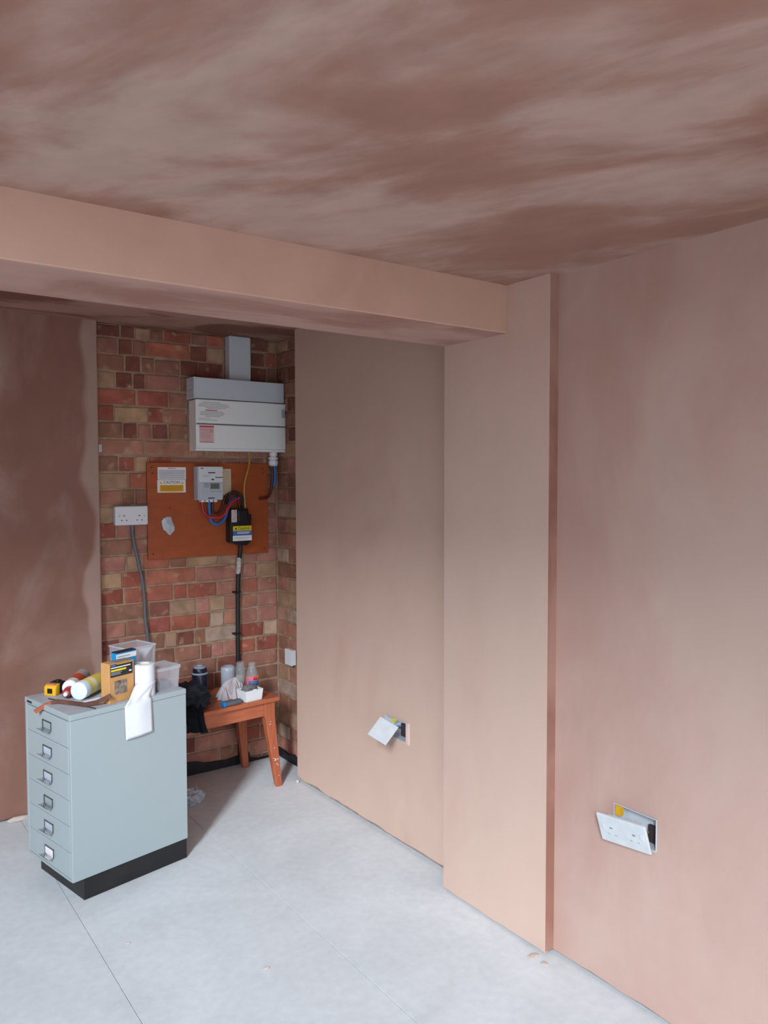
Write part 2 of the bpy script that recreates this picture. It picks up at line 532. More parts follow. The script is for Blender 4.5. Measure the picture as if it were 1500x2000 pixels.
# ceiling, beam, alcove ceiling
cg = G()
cg.box(X_LEFT - 0.1, ROOF_X0, Y_REAR - 0.1, Y_BEAM0 + 0.02, H_CEIL, H_CEIL + 0.15)
cg.box(ROOF_X1, 2.05, Y_REAR - 0.1, Y_BEAM0 + 0.02, H_CEIL, H_CEIL + 0.15)
cg.box(ROOF_X0, ROOF_X1, Y_REAR - 0.1, ROOF_Y0, H_CEIL, H_CEIL + 0.15)
cg.box(ROOF_X0, ROOF_X1, ROOF_Y1, Y_BEAM0 + 0.02, H_CEIL, H_CEIL + 0.15)
struct(cg.build('ceiling', M_CEIL))
rl = G(); f_ = 0.05
rl.box(ROOF_X0, ROOF_X0 + f_, ROOF_Y0, ROOF_Y1, H_CEIL + 0.10, H_CEIL + 0.15)
rl.box(ROOF_X1 - f_, ROOF_X1, ROOF_Y0, ROOF_Y1, H_CEIL + 0.10, H_CEIL + 0.15)
rl.box(ROOF_X0 + f_, ROOF_X1 - f_, ROOF_Y0, ROOF_Y0 + f_, H_CEIL + 0.10, H_CEIL + 0.15)
rl.box(ROOF_X0 + f_, ROOF_X1 - f_, ROOF_Y1 - f_, ROOF_Y1, H_CEIL + 0.10, H_CEIL + 0.15)
struct(rl.build('added_rooflight', mat('added_rooflight_frame', (230, 230, 230), 0.5)))  # frame of the added rooflight, out of view, there for its light
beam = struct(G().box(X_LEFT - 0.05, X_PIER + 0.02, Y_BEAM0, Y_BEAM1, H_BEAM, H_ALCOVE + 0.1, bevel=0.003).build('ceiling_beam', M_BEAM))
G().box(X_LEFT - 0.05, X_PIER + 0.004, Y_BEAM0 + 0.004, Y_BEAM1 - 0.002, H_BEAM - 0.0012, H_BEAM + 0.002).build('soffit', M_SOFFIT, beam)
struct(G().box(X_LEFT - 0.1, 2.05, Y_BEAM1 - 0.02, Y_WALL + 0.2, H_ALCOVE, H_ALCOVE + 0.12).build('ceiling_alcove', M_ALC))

def skin(parent, xf, y0, y1, z1, hole, m, seed, th=0.012, lo=0.006, hi=0.016):
    """plaster coat on a wall facing -X with an uneven lower edge and an optional cut-out"""
    rnd = random.Random(seed)
    g = G()
    n = max(4, int((y1 - y0) / 0.035))
    pts = [(y0 + (y1 - y0) * i / n, lo + (hi - lo) * (0.5 + 0.5 * noise.noise(Vector((i * 0.37, seed, 0)))) + rnd.uniform(-0.0015, 0.0015)) for i in range(n + 1)]
    zc = 0.12
    g.poly(pts + [(y1, zc), (y0, zc)], xf, xf + th, YZX)
    if hole:
        hy0, hy1, hz0, hz1 = hole
        g.box(xf, xf + th, y0, hy0, zc, z1); g.box(xf, xf + th, hy1, y1, zc, z1)
        g.box(xf, xf + th, hy0, hy1, zc, hz0); g.box(xf, xf + th, hy0, hy1, hz1, z1)
    else:
        g.box(xf, xf + th, y0, y1, zc, z1)
    return g.build('plaster_coat', m, parent)

def core(g, x0, x1, y0, y1, z1, hole, depth=0.05):
    if hole:
        hy0, hy1, hz0, hz1 = hole
        g.box(x0, x1, y0, hy0, 0, z1); g.box(x0, x1, hy1, y1, 0, z1)
        g.box(x0, x1, hy0, hy1, 0, hz0); g.box(x0, x1, hy0, hy1, hz1, z1)
        g.box(x0 + depth, x1, hy0, hy1, hz0, hz1)
    else:
        g.box(x0, x1, y0, y1, 0, z1)
    return g

HOLE_R = (1.214, 1.352, 0.443, 0.532)
HOLE_C = (2.352, 2.492, 0.408, 0.488)
wr = struct(core(G(), X_RIGHT + 0.012, 2.05, Y_REAR - 0.1, Y_PIER0 + 0.005, H_CEIL + 0.05, HOLE_R).build('wall_right', M_CORE))
skin(wr, X_RIGHT, Y_REAR, Y_PIER0 + 0.002, H_CEIL + 0.01, HOLE_R, M_RIGHT, 3)
wp = struct(G().box(X_PIER + 0.012, 2.05, Y_PIER0 + 0.008, Y_BEAM1 + 0.004, 0, H_ALCOVE + 0.05).build('wall_right_pier', M_CORE))
skin(wp, X_PIER, Y_PIER0, Y_BEAM1, H_CEIL + 0.01, None, M_PIER, 5, lo=0.004, hi=0.011)
G().box(X_PIER + 0.0006, X_RIGHT + 0.01, Y_PIER0 - 0.001, Y_PIER0 + 0.01, 0.012, H_CEIL + 0.005).build('return_face', M_WETSTRIP, wp)
wc = struct(core(G(), X_RECESS + 0.012, 2.05, Y_BEAM1, 3.198, H_ALCOVE + 0.05, HOLE_C).build('wall_right_recess', M_CORE))
skin(wc, X_RECESS, Y_BEAM1 - 0.005, 3.2, H_ALCOVE + 0.01, HOLE_C, M_RECESS, 9, lo=0.008, hi=0.024)

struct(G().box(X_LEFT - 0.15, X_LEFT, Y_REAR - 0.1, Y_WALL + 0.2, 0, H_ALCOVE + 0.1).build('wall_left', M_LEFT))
rear = G()
rear.box(X_LEFT - 0.1, OPEN_X0, Y_REAR - 0.15, Y_REAR, 0, H_CEIL + 0.1)
rear.box(OPEN_X1, 2.05, Y_REAR - 0.15, Y_REAR, 0, H_CEIL + 0.1)
rear.box(OPEN_X0, OPEN_X1, Y_REAR - 0.15, Y_REAR, OPEN_Z1, H_CEIL + 0.1)
struct(rear.build('wall_rear', M_ROOMWALL))
dr = G()
dr.box(OPEN_X0, OPEN_X0 + 0.06, Y_REAR - 0.12, Y_REAR - 0.03, 0, OPEN_Z1)
dr.box(OPEN_X1 - 0.06, OPEN_X1, Y_REAR - 0.12, Y_REAR - 0.03, 0, OPEN_Z1)
dr.box(OPEN_X0 + 0.06, OPEN_X1 - 0.06, Y_REAR - 0.12, Y_REAR - 0.03, OPEN_Z1 - 0.06, OPEN_Z1)
struct(dr.build('added_doorway', mat('added_doorway_grey', (120, 124, 128), 0.5)))  # unseen doorway behind the camera, put in for the daylight it admits

# back wall: left stretch plastered (still damp), the rest bare brick
Y_PANEL = Y_WALL - 0.040
lp = G()
npts = 26
rr = random.Random(12)
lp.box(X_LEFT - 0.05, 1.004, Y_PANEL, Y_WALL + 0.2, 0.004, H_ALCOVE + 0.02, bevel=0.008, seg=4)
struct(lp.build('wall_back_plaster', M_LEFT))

wb = struct(G().box(1.0, 2.05, Y_WALL + 0.004, Y_WALL + 0.2, 0, H_ALCOVE + 0.02).build('wall_back', M_MORTAR))
wt = struct(G().box(X_RETURN + 0.004, 2.05, 3.19, Y_WALL + 0.01, 0, H_ALCOVE + 0.02).build('wall_return', M_MORTAR))

BRICK_COL = {'R': (162, 90, 75), 'D': (128, 77, 66), 'B': (150, 107, 90), 'T': (178, 146, 118),
             'O': (176, 106, 84), 'P': (172, 119, 103), 'W': (190, 168, 146)}
COURSES = [
 (2.0507, "1.012,1.111,D 1.122,1.177,D 1.185,1.247,T 1.255,1.310,B 1.321,1.445,R 1.453,1.517,B 1.525,1.609,O 1.619,1.751,R 1.761,1.851,D 1.859,1.891,T"),
 (1.9757, "1.012,1.100,B 1.110,1.166,D 1.176,1.229,B 1.237,1.437,O 1.445,1.524,D 1.532,1.608,T 1.618,1.750,R 1.760,1.828,D 1.836,1.891,R"),
 (1.9007, "1.012,1.129,B 1.140,1.203,D 1.214,1.266,B 1.276,1.388,B 1.398,1.476,D 1.484,1.607,D 1.617,1.749,R 1.759,1.841,D 1.851,1.891,B"),
 (1.8257, "1.012,1.086,T 1.096,1.164,D 1.175,1.222,D 1.230,1.387,P 1.395,1.450,B 1.460,1.674,P 1.684,1.791,D 1.801,1.891,R"),
 (1.7507, "1.012,1.182,R 1.193,1.332,R 1.340,1.426,B 1.436,1.544,P 1.554,1.759,P 1.769,1.891,P"),
 (1.6757, "1.012,1.079,R 1.087,1.232,T 1.240,1.306,R 1.314,1.425,P 1.435,1.651,R 1.661,1.765,B 1.775,1.891,P"),
 (1.6007, "1.012,1.117,B 1.125,1.184,D 1.192,1.250,P 1.258,1.327,D 1.337,1.424,B 1.434,1.658,P 1.668,1.766,P 1.776,1.891,P"),
 (1.5257, "1.012,1.215,P 1.225,1.499,P 1.510,1.608,T 1.616,1.728,P 1.739,1.891,P"),
 (1.4507, "1.012,1.096,B 1.104,1.170,R 1.178,1.231,T 1.241,1.345,R 1.355,1.566,P 1.576,1.679,B 1.689,1.845,P 1.855,1.891,B"),
 (1.3757, "1.012,1.141,T 1.149,1.225,R 1.235,1.333,R 1.343,1.555,P 1.565,1.669,T 1.679,1.891,B"),
 (1.3007, "1.012,1.109,P 1.117,1.167,B 1.175,1.229,B 1.239,1.339,R 1.349,1.572,T 1.582,1.683,P 1.693,1.891,P"),
 (1.2257, "1.012,1.074,T 1.084,1.184,P 1.194,1.397,R 1.407,1.513,P 1.523,1.743,B 1.753,1.891,B"),
 (1.1507, "1.012,1.082,R 1.090,1.156,P 1.166,1.226,P 1.236,1.437,P 1.447,1.553,P 1.563,1.782,P 1.792,1.891,P"),
 (1.0757, "1.012,1.154,B 1.164,1.225,P 1.235,1.439,R 1.449,1.558,D 1.568,1.775,B 1.785,1.891,P"),
 (1.0007, "1.012,1.121,P 1.132,1.194,T 1.205,1.326,O 1.334,1.409,B 1.417,1.567,T 1.578,1.712,T 1.723,1.785,P 1.795,1.891,P"),
 (0.9257, "1.012,1.103,T 1.111,1.212,R 1.223,1.456,O 1.467,1.694,P 1.705,1.775,P 1.783,1.891,T"),
 (0.8507, "1.012,1.110,R 1.121,1.340,O 1.351,1.408,R 1.419,1.562,R 1.573,1.693,P 1.704,1.784,O 1.795,1.891,P"),
 (0.7757, "1.012,1.222,B 1.233,1.325,D 1.333,1.452,T 1.462,1.525,P 1.533,1.605,T 1.613,1.690,P 1.700,1.777,P 1.785,1.891,P"),
 (0.7007, "1.012,1.118,P 1.127,1.216,P 1.227,1.329,R 1.337,1.453,R 1.464,1.524,R 1.532,1.596,W 1.604,1.689,P 1.699,1.776,P 1.787,1.891,P"),
 (0.6257, "1.012,1.087,D 1.095,1.229,B 1.240,1.299,B 1.307,1.356,T 1.364,1.442,D 1.450,1.499,B 1.507,1.677,W 1.688,1.815,R 1.823,1.891,W"),
 (0.5507, "1.012,1.236,P 1.246,1.345,B 1.353,1.472,B 1.482,1.530,D 1.538,1.594,P 1.602,1.673,P 1.683,1.766,R 1.777,1.891,R"),
 (0.4757, "1.012,1.212,R 1.222,1.326,P 1.336,1.556,P 1.566,1.676,D 1.686,1.891,P"),
 (0.4007, "1.012,1.217,R 1.227,1.326,R 1.336,1.540,R 1.550,1.660,D 1.670,1.891,B"),
 (0.3257, "1.012,1.114,R 1.124,1.327,D 1.337,1.438,B 1.448,1.665,P 1.675,1.779,P 1.789,1.891,B"),
 (0.2507, "1.012,1.223,P 1.233,1.339,B 1.349,1.570,B 1.580,1.680,R 1.690,1.891,P"),
 (0.1757, "1.012,1.119,B 1.129,1.352,P 1.362,1.464,P 1.474,1.688,D 1.698,1.801,R 1.811,1.891,P"),
 (0.1007, "1.012,1.110,B 1.120,1.323,P 1.333,1.442,D 1.452,1.675,P 1.685,1.787,R 1.797,1.891,R"),
 (0.0257, "1.012,1.223,P 1.233,1.339,R 1.349,1.569,P 1.579,1.689,B 1.699,1.891,P"),
 (-0.0493, "1.012,1.118,R 1.128,1.338,D 1.348,1.447,P 1.457,1.675,R 1.685,1.793,R 1.803,1.891,D"),
]
def brick_mesh(k):
    """unit brick, x 0..1 (length), y 0..1 (out of the wall, front face at 0), z 0..1; chipped uneven arrises"""
    r = random.Random(k)
    b = bmesh.new()
    bmesh.ops.create_cube(b, size=1.0)
    for v in b.verts:
        v.co = Vector((v.co.x + .5, v.co.y + .5, v.co.z + .5))
        v.co.x += r.uniform(-0.012, 0.012) if v.co.y < 0.5 else 0
        v.co.z += r.uniform(-0.05, 0.05) if v.co.y < 0.5 else 0
        v.co.y += r.uniform(-0.05, 0.06) if v.co.y < 0.5 else 0
    fe = [e for e in b.edges if all(v.co.y < 0.5 for v in e.verts)]
    bmesh.ops.bevel(b, geom=fe, offset=0.07, segments=2, affect='EDGES', profile=0.5)
    bmesh.ops.recalc_face_normals(b, faces=b.faces)
    me = bpy.data.meshes.new('brick'); b.to_mesh(me); b.free()
    me.materials.append(M_BRICK)
    return me
BRICKS = [brick_mesh(k) for k in range(8)]
br = random.Random(31)
def put_brick(parent, loc, sx, sz, colr, rotz=0.0):
    o = bpy.data.objects.new('brick', br.choice(BRICKS))
    o.location = loc; o.rotation_euler = (0, 0, rotz); o.scale = (sx, 0.04, sz)
    c = lin(tuple(0.82 * k + 0.18 * m for k, m in zip(BRICK_COL[colr], (158, 110, 92)))); j = br.uniform(0.86, 1.14)
    o.color = (c[0] * j, c[1] * j * br.uniform(0.95, 1.05), c[2] * j * br.uniform(0.93, 1.07), 1)
    o.parent = parent
    COL.objects.link(o)
for zb, row in COURSES:
    z0 = max(zb + 0.005, 0.001); z1 = min(zb + 0.070, H_ALCOVE - 0.004)
    if z1 - z0 < 0.012:
        continue
    for it in row.split():
        x0, x1, c = it.split(',')
        x0 = float(x0); x1 = float(x1)
        put_brick(wb, (x0, Y_WALL - 0.002 + br.uniform(-0.0025, 0.0025), z0 + br.uniform(-0.001, 0.001)), x1 - x0, z1 - z0, c)
for i, (zb, row) in enumerate(COURSES):
    z0 = max(zb + 0.005, 0.001); z1 = min(zb + 0.070, H_ALCOVE - 0.004)
    if z1 - z0 < 0.012:
        continue
    y = Y_WALL - 0.008                      # bricks along the return, starting in the corner and coming forward
    stret = i % 2
    while y > 3.24:
        w = 0.215 if stret else 0.1025
        w = min(w, y - 3.205)
        # rotz = -90 deg: local x -> -Y, local y -> +X
        put_brick(wt, (X_RETURN - 0.002 + br.uniform(-0.002, 0.002), y, z0), w, z1 - z0, br.choice('PBTTPWB' if i > 10 else 'BDBTBP'), -PI / 2)
        y -= w + 0.01; stret = 1 - stret

# bitumen paint and membrane left at the foot of the brickwork
def ragged(pts_top, y0, y1, mtx):
    g = G()
    return g.poly(pts_top, y0, y1, mtx)
XZY = Matrix(((1, 0, 0, 0), (0, 0, -1, 0), (0, 1, 0, 0), (0, 0, 0, 1)))   # outline (x, z), depth along -y
tp = [(1.30, 0.050), (1.36, 0.058), (1.41, 0.066), (1.45, 0.060), (1.49, 0.046), (1.52, 0.043), (1.56, 0.040), (1.60, 0.036), (1.63, 0.040), (1.66, 0.044), (1.685, 0.040), (1.70, 0.060), (1.722, 0.050), (1.73, 0.018), (1.78, 0.010), (1.88, 0.012)]
G().poly([(1.30, 0.001), (1.88, 0.001)] + tp[::-1], -(Y_WALL - 0.0065), -(Y_WALL - 0.016), XZY).build('bitumen_band', M_BITUMEN, wb)
tq = [(3.21, 0.040), (3.27, 0.052), (3.33, 0.036), (3.38, 0.050), (3.43, 0.034), (3.48, 0.044), (3.54, 0.046)]
G().poly([(3.54, 0.001), (3.21, 0.001)] + tq, X_RETURN - 0.014, X_RETURN - 0.006, YZX).build('bitumen_band', M_BITUMEN, wt)

# ================================================================== things on the brick wall
class WT:
    """a wall-mounted thing: parts are given in room coordinates and stored relative to the thing's base"""
    def __init__(s, name, label, cat, base, group=None):
        s.o = thing(name, label, cat, base, 0.0, group)
        s.inv = Matrix.Translation(-Vector(base))
    def part(s, g, name, m, parent=None, smooth=False, label=None):
        p = g.build(name, m, parent or s.o, smooth, s.inv)
        if label:
            p['label'] = label
        if name in ('printed_text', 'printed_marks', 'printed_notice'):
            p['kind'] = 'stuff'      # illegible small print, too fine to pick apart
        return p
def off(d):
    return Y_WALL - d

def print_lines(g, rows, y, th=0.0004):
    """rows of (x0, x1, z, height): thin printed bars on a surface facing -Y"""
    for x0, x1, z, h in rows:
        g.box(x0, x1, y - th, y, z - h / 2, z + h / 2)
    return g

# --- vertical trunking up to the ceiling
t = WT('cable_trunking', 'pale grey vertical trunking running from consumer unit up to ceiling', 'trunking', (1.672, off(0.03), 1.893))
t.part(G().box(1.617, 1.729, off(0.056), off(0.005), 1.893, 2.1065, bevel=0.003), 'trunking_body', M_TRUNK)
# --- horizontal trunking
t = WT('cable_trunking', 'pale grey horizontal trunking box on top of the consumer unit', 'trunking', (1.654, off(0.05), 1.793))
t.part(G().box(1.428, 1.888, off(0.097), off(0.006), 1.794, 1.8915, bevel=0.002), 'trunking_body', M_TRUNK)
e = t.part(G().box(1.4185, 1.4278, off(0.098), off(0.006), 1.793, 1.8925, bevel=0.0015), 'end_cap', M_TRUNK)
for k in range(4):
    t.part(G().box(1.4165, 1.4188, off(0.090), off(0.014), 1.806 + k * 0.023, 1.809 + k * 0.023), 'rib', M_METERG, e)

# --- consumer unit
CX0, CX1, CZ0, CZ1, CD = 1.424, 1.892, 1.552, 1.790, 0.105
t = WT('consumer_unit', 'off-white metal consumer unit with long hinged front below the trunking', 'consumer unit', (1.658, off(0.05), CZ0))
t.part(G().box(CX0 + 0.006, CX1 - 0.002, off(CD - 0.018), off(0.006), CZ0 + 0.001, CZ1 - 0.001, bevel=0.002), 'enclosure', M_CREAMPL)
ZM = 1.676
uc = t.part(G().box(CX0, CX1, off(CD), off(CD - 0.0178), ZM + 0.004, CZ1, bevel=0.003), 'upper_cover', M_CREAMPL)
lc = t.part(G().box(CX0, CX1, off(CD), off(CD - 0.0178), CZ0 + 0.012, ZM - 0.002, bevel=0.003), 'lower_cover', M_CREAMPL)
t.part(G().box(CX0, CX1, off(CD - 0.004), off(CD - 0.0178), CZ0, CZ0 + 0.011, bevel=0.002), 'bottom_lip', M_CREAMPL)
t.part(G().box(CX0 + 0.012, CX1 - 0.003, off(CD - 0.008), off(CD - 0.0176), ZM - 0.0018, ZM + 0.0038), 'hinge_gap', M_GREYINK)
rows = [(1.455, 1.545, 1.776, 0.004), (1.440, 1.585, 1.768, 0.004), (1.436, 1.590, 1.760, 0.004), (1.470, 1.575, 1.753, 0.004), (1.480, 1.545, 1.747, 0.003),
        (1.448, 1.560, 1.733, 0.004), (1.444, 1.566, 1.726, 0.004), (1.444, 1.560, 1.719, 0.004), (1.470, 1.545, 1.712, 0.004),
        (1.436, 1.500, 1.702, 0.003), (1.436, 1.528, 1.695, 0.003)]
t.part(print_lines(G(), rows, off(CD)), 'printed_notice', M_FAINTINK, uc)
t.part(print_lines(G(), [(1.470, 1.530, 1.7405, 0.004)], off(CD)), 'printed_heading', M_REDINK, uc)
lab = t.part(G().box(1.440, 1.512, off(CD + 0.0006), off(CD), 1.590, 1.668), 'warning_label', M_PINKINK, lc, label='pale pink sticker with a red band across its top')
t.part(print_lines(G(), [(1.440, 1.512, 1.6645, 0.007)], off(CD + 0.0006)), 'red_band', M_REDINK, lc)
t.part(print_lines(G(), [(1.441, 1.511, 1.592, 0.003)], off(CD + 0.0006)), 'red_band', M_REDINK, lc)
t.part(print_lines(G(), [(1.444, 1.490, 1.652, 0.003), (1.444, 1.486, 1.644, 0.003), (1.444, 1.492, 1.634, 0.003), (1.444, 1.506, 1.624, 0.003), (1.444, 1.500, 1.615, 0.003)], off(CD + 0.0006)), 'printed_text', mat('faded_pink_ink', (206, 160, 164), 0.7), lc)
t.part(G().lathe([(0.010, 0), (0.010, 0.0004)], 20, wallprint(1.499, off(CD + 0.0006), 1.645)), 'printed_emblem', mat('faded_pink_ink', (206, 160, 164), 0.7), lc)
t.part(G().box(1.868, CX1 - 0.004, off(CD + 0.006), off(CD - 0.001), 1.720, 1.760, bevel=0.003), 'catch', mat('catch_grey', (176, 184, 184), 0.5), uc)
for x in (1.468, 1.855):
    t.part(G().lathe([(0.008, 0), (0.008, 0.003), (0.005, 0.004)], 12, Matrix.Scale(0.6, 4, (0, 0, 1)) if False else wallprint(x, off(CD - 0.006), ZM + 0.001)), 'screw', M_GREYINK)
# gland under the unit
gl = G()
gl.lathe([(0.020, 0), (0.020, 0.018), (0.017, 0.019), (0.017, 0.024), (0.024, 0.025), (0.024, 0.036), (0.018, 0.037), (0.018, 0.042), (0.024, 0.043), (0.023, 0.060), (0.015, 0.068)], 24,
         Matrix.Translation((1.850, off(0.052), 1.552)) @ Matrix.Rotation(PI, 4, 'X'))
t.part(gl, 'cable_gland', M_WHITEPL, smooth=True)

# --- meter tails out of the gland
def cable(name, label, m, pts, r, cat='cable', group=None):
    o = G().tube(pts, r).build(name, m, None, True)
    return tag(o, label, cat, group)
cable('meter_tail', 'blue insulated cable hanging from the white gland beside the board', M_BLUECAB,
      [(1.856, off(0.054), 1.483), (1.858, off(0.054), 1.45), (1.860, off(0.05), 1.415), (1.858, off(0.042), 1.385)], 0.0075)
cable('meter_tail', 'reddish brown cable curving from the gland towards the board edge', M_BROWNCAB,
      [(1.842, off(0.052), 1.483), (1.845, off(0.05), 1.44), (1.850, off(0.036), 1.395), (1.846, off(0.028), 1.355), (1.832, off(0.03), 1.332), (1.812, off(0.034), 1.324), (1.78, off(0.034), 1.321)], 0.007)

# --- meter board
BX0, BX1, BZ0, BZ1, BD = 1.222, 1.834, 1.050, 1.497, 0.020
t = WT('meter_board', 'reddish brown painted wooden board fixed to the bare brick wall', 'board', (1.528, off(0.01), BZ0))
t.part(G().box(BX0, BX1, off(BD), off(0.006), BZ0, BZ1, bevel=0.002), 'panel', M_BOARD)
for x, z in ((1.243, 1.474), (1.247, 1.447), (1.326, 1.285), (1.806, 1.470), (1.806, 1.448), (1.812, 1.072), (1.245, 1.075)):
    t.part(G().lathe([(0.0035, 0), (0.0035, 0.0012), (0.002, 0.002)], 10, wallprint(x, off(BD - 0.0002), z)), 'screw', mat('dark_screw', (74, 34, 22), 0.6))

# --- warning notice
t = WT('warning_notice', 'white and yellow two-part CAUTION notice stuck on the brown board', 'sign', (1.338, off(BD), 1.358))
a_ = t.part(G().box(1.2705, 1.4055, off(BD + 0.0014), off(BD - 0.0001), 1.4185, 1.4755), 'notice_card', M_PAPER)
b2 = t.part(G().box(1.2685, 1.4040, off(BD + 0.0014), off(BD - 0.0001), 1.358, 1.4165), 'caution_card', M_PAPER)
t.part(print_lines(G(), [(1.318, 1.356, 1.470, 0.003)], off(BD + 0.0014)), 'red_heading', M_REDINK, a_)
t.part(print_lines(G(), [(1.276, 1.400, 1.461 - k * 0.0052, 0.003) for k in range(8)], off(BD + 0.0014)), 'printed_text', M_PALEINK, a_)
t.part(G().box(1.2790, 1.3935, off(BD + 0.0018), off(BD + 0.0013), 1.3625, 1.3930), 'yellow_panel', M_YELLOW, b2)
t.part(print_lines(G(), [(1.284, 1.389, 1.388 - k * 0.0048, 0.0014) for k in range(5)], off(BD + 0.0018)), 'printed_text', mat('amber_ink', (170, 118, 20), 0.6), b2)
t.part(G().text('CAUTION', 0.0175, wallprint(1.3365, off(BD + 0.0016), 1.4045)), 'caution_lettering', M_INK, b2)
for x in (1.2845, 1.3880):
    tri = t.part(G().poly([(-0.0065, -0.0055), (0.0065, -0.0055), (0, 0.0065)], 0, 0.0006, wallprint(x, off(BD + 0.0014), 1.4035)), 'warning_triangle', M_YELLOW, b2)

# --- electricity meter
MX0, MX1, MZ0, MZ1 = 1.443, 1.569, 1.321, 1.480
t = WT('electricity_meter', 'white and grey digital electricity meter with small display on the board', 'meter', (1.506, off(0.05), MZ0))
t.part(G().box(MX0, MX1, off(0.072), off(BD - 0.0002), MZ0, MZ1, bevel=0.004), 'case', M_METERG)
uc = t.part(G().box(MX0 + 0.004, MX1 - 0.002, off(0.079), off(0.071), 1.404, MZ1 - 0.002, bevel=0.002), 'upper_face', M_METER)
lf = t.part(G().box(MX0 + 0.004, MX1 - 0.002, off(0.0775), off(0.071), MZ0 + 0.002, 1.4035, bevel=0.002), 'lower_face', M_METERG)
dp = t.part(G().box(1.504, 1.548, off(0.0785), off(0.077), 1.374, 1.399), 'display', M_LCD)
t.part(G().box(1.500, 1.552, off(0.0782), off(0.077), 1.371, 1.402), 'display_bezel', M_PALEINK)
t.part(print_lines(G(), [(1.456, 1.468, 1.470, 0.004), (1.492, 1.528, 1.450, 0.005), (1.508, 1.522, 1.418, 0.006), (1.528, 1.566, 1.428, 0.004)], off(0.079)), 'printed_marks', M_INK, uc)
t.part(print_lines(G(), [(1.466, 1.500, 1.437, 0.002), (1.462, 1.494, 1.432, 0.002), (1.560, 1.566, 1.452, 0.002)], off(0.079)), 'printed_text', M_PALEINK, uc)
t.part(print_lines(G(), [(1.470, 1.496, 1.398, 0.003), (1.470, 1.496, 1.391, 0.003), (1.470, 1.496, 1.383, 0.003), (1.505, 1.564, 1.362, 0.002)], off(0.0775)), 'printed_text', M_GREYINK, lf)
t.part(print_lines(G(), [(1.492, 1.524, 1.3305, 0.005)], off(0.0775)), 'printed_marks', M_INK, lf)
for k in range(4):
    t.part(G().box(1.463 + k * 0.0215, 1.478 + k * 0.0215, off(0.066), off(0.034), 1.311, 1.3225, bevel=0.002), 'terminal', M_WHITEPL)
o = G().box(1.572, 1.634, off(0.0222), off(BD - 0.0002), 1.342, 1.469).build('meter_card', M_CREAMCARD)
tag(o, 'cream paper card tucked behind the right edge of the electricity meter', 'card')
o2 = print_lines(G(), [(1.606, 1.628, 1.455 - k * 0.009, 0.003) for k in range(11)], off(0.0222)).build('printed_text', M_PALEINK, o)
o2['kind'] = 'stuff'

# --- service cut-out
t = WT('service_cutout', 'black plastic service fuse with yellow, blue and white caution stickers', 'fuse box', (1.662, off(0.05), 1.108))
body = t.part(G().poly([(1.604, 1.120), (1.612, 1.110), (1.640, 1.1085), (1.655, 1.098), (1.690, 1.098), (1.700, 1.108), (1.712, 1.116), (1.715, 1.246), (1.700, 1.250), (1.697, 1.277), (1.612, 1.279), (1.606, 1.262)],
                       -(Y_WALL - BD + 0.0002), -(Y_WALL - 0.078), XZY, 0.002), 'case', M_BLACKPL)
t.part(G().box(1.640, 1.690, off(0.088), off(0.0775), 1.215, 1.270, bevel=0.003), 'fuse_carrier', M_BLACKPL)
t.part(G().box(1.609, 1.637, off(0.0788), off(0.0778), 1.212, 1.272), 'torn_label', mat('torn_pink_paper', (206, 184, 186), 0.8, var=0.25, scale=70))
y_ = off(0.0792)
ly = t.part(G().box(1.616, 1.7135, y_, off(0.0778), 1.170, 1.193), 'yellow_sticker', M_BRIGHTYEL)
lb = t.part(G().box(1.616, 1.7140, y_, off(0.0778), 1.147, 1.1695), 'blue_sticker', M_BLUELBL)
lw = t.part(G().box(1.615, 1.7145, y_, off(0.0778), 1.121, 1.1465), 'white_sticker', M_PAPER)
t.part(G().text('Caution', 0.020, wallprint(1.674, y_ - 0.0002, 1.1815)), 'caution_lettering', M_INK, ly)
t.part(G().poly([(-0.006, -0.006), (0.006, -0.006), (0, 0.006)], 0, 0.0005, wallprint(1.631, y_, 1.1815)), 'warning_triangle', M_INK, ly)
t.part(print_lines(G(), [(1.638, 1.706, 1.163, 0.003), (1.638, 1.700, 1.157, 0.003)], y_), 'printed_text', M_PAPER, lb)
t.part(print_lines(G(), [(1.622, 1.704, 1.136, 0.002), (1.622, 1.690, 1.130, 0.002)], y_), 'printed_text', M_PALEINK, lw)

# --- cables on the board
cable('meter_tail', 'bright blue cable looping from meter up to the board hole', M_BLUECAB,
      [(1.507, off(0.05), 1.311), (1.508, off(0.052), 1.262), (1.513, off(0.055), 1.226), (1.530, off(0.058), 1.207), (1.556, off(0.060), 1.208), (1.582, off(0.062), 1.232), (1.598, off(0.062), 1.276), (1.612, off(0.060), 1.308), (1.640, off(0.055), 1.326), (1.676, off(0.045), 1.329), (1.700, off(0.034), 1.323)], 0.0075)
cable('meter_tail', 'red cable drooping in a loop below the electricity meter', M_REDCAB,
      [(1.472, off(0.05), 1.311), (1.475, off(0.052), 1.278), (1.488, off(0.054), 1.252), (1.510, off(0.072), 1.240), (1.545, off(0.078), 1.239), (1.572, off(0.080), 1.252), (1.592, off(0.082), 1.285), (1.620, off(0.080), 1.314), (1.655, off(0.070), 1.328)], 0.006)
cable('meter_tail', 'brown cable hanging below the meter behind the red one', M_BROWNCAB,
      [(1.528, off(0.045), 1.311), (1.528, off(0.04), 1.272), (1.540, off(0.038), 1.256), (1.562, off(0.038), 1.258), (1.580, off(0.038), 1.285), (1.592, off(0.036), 1.325), (1.612, off(0.036), 1.347), (1.640, off(0.036), 1.348), (1.660, off(0.04), 1.325), (1.668, off(0.045), 1.282)], 0.006)
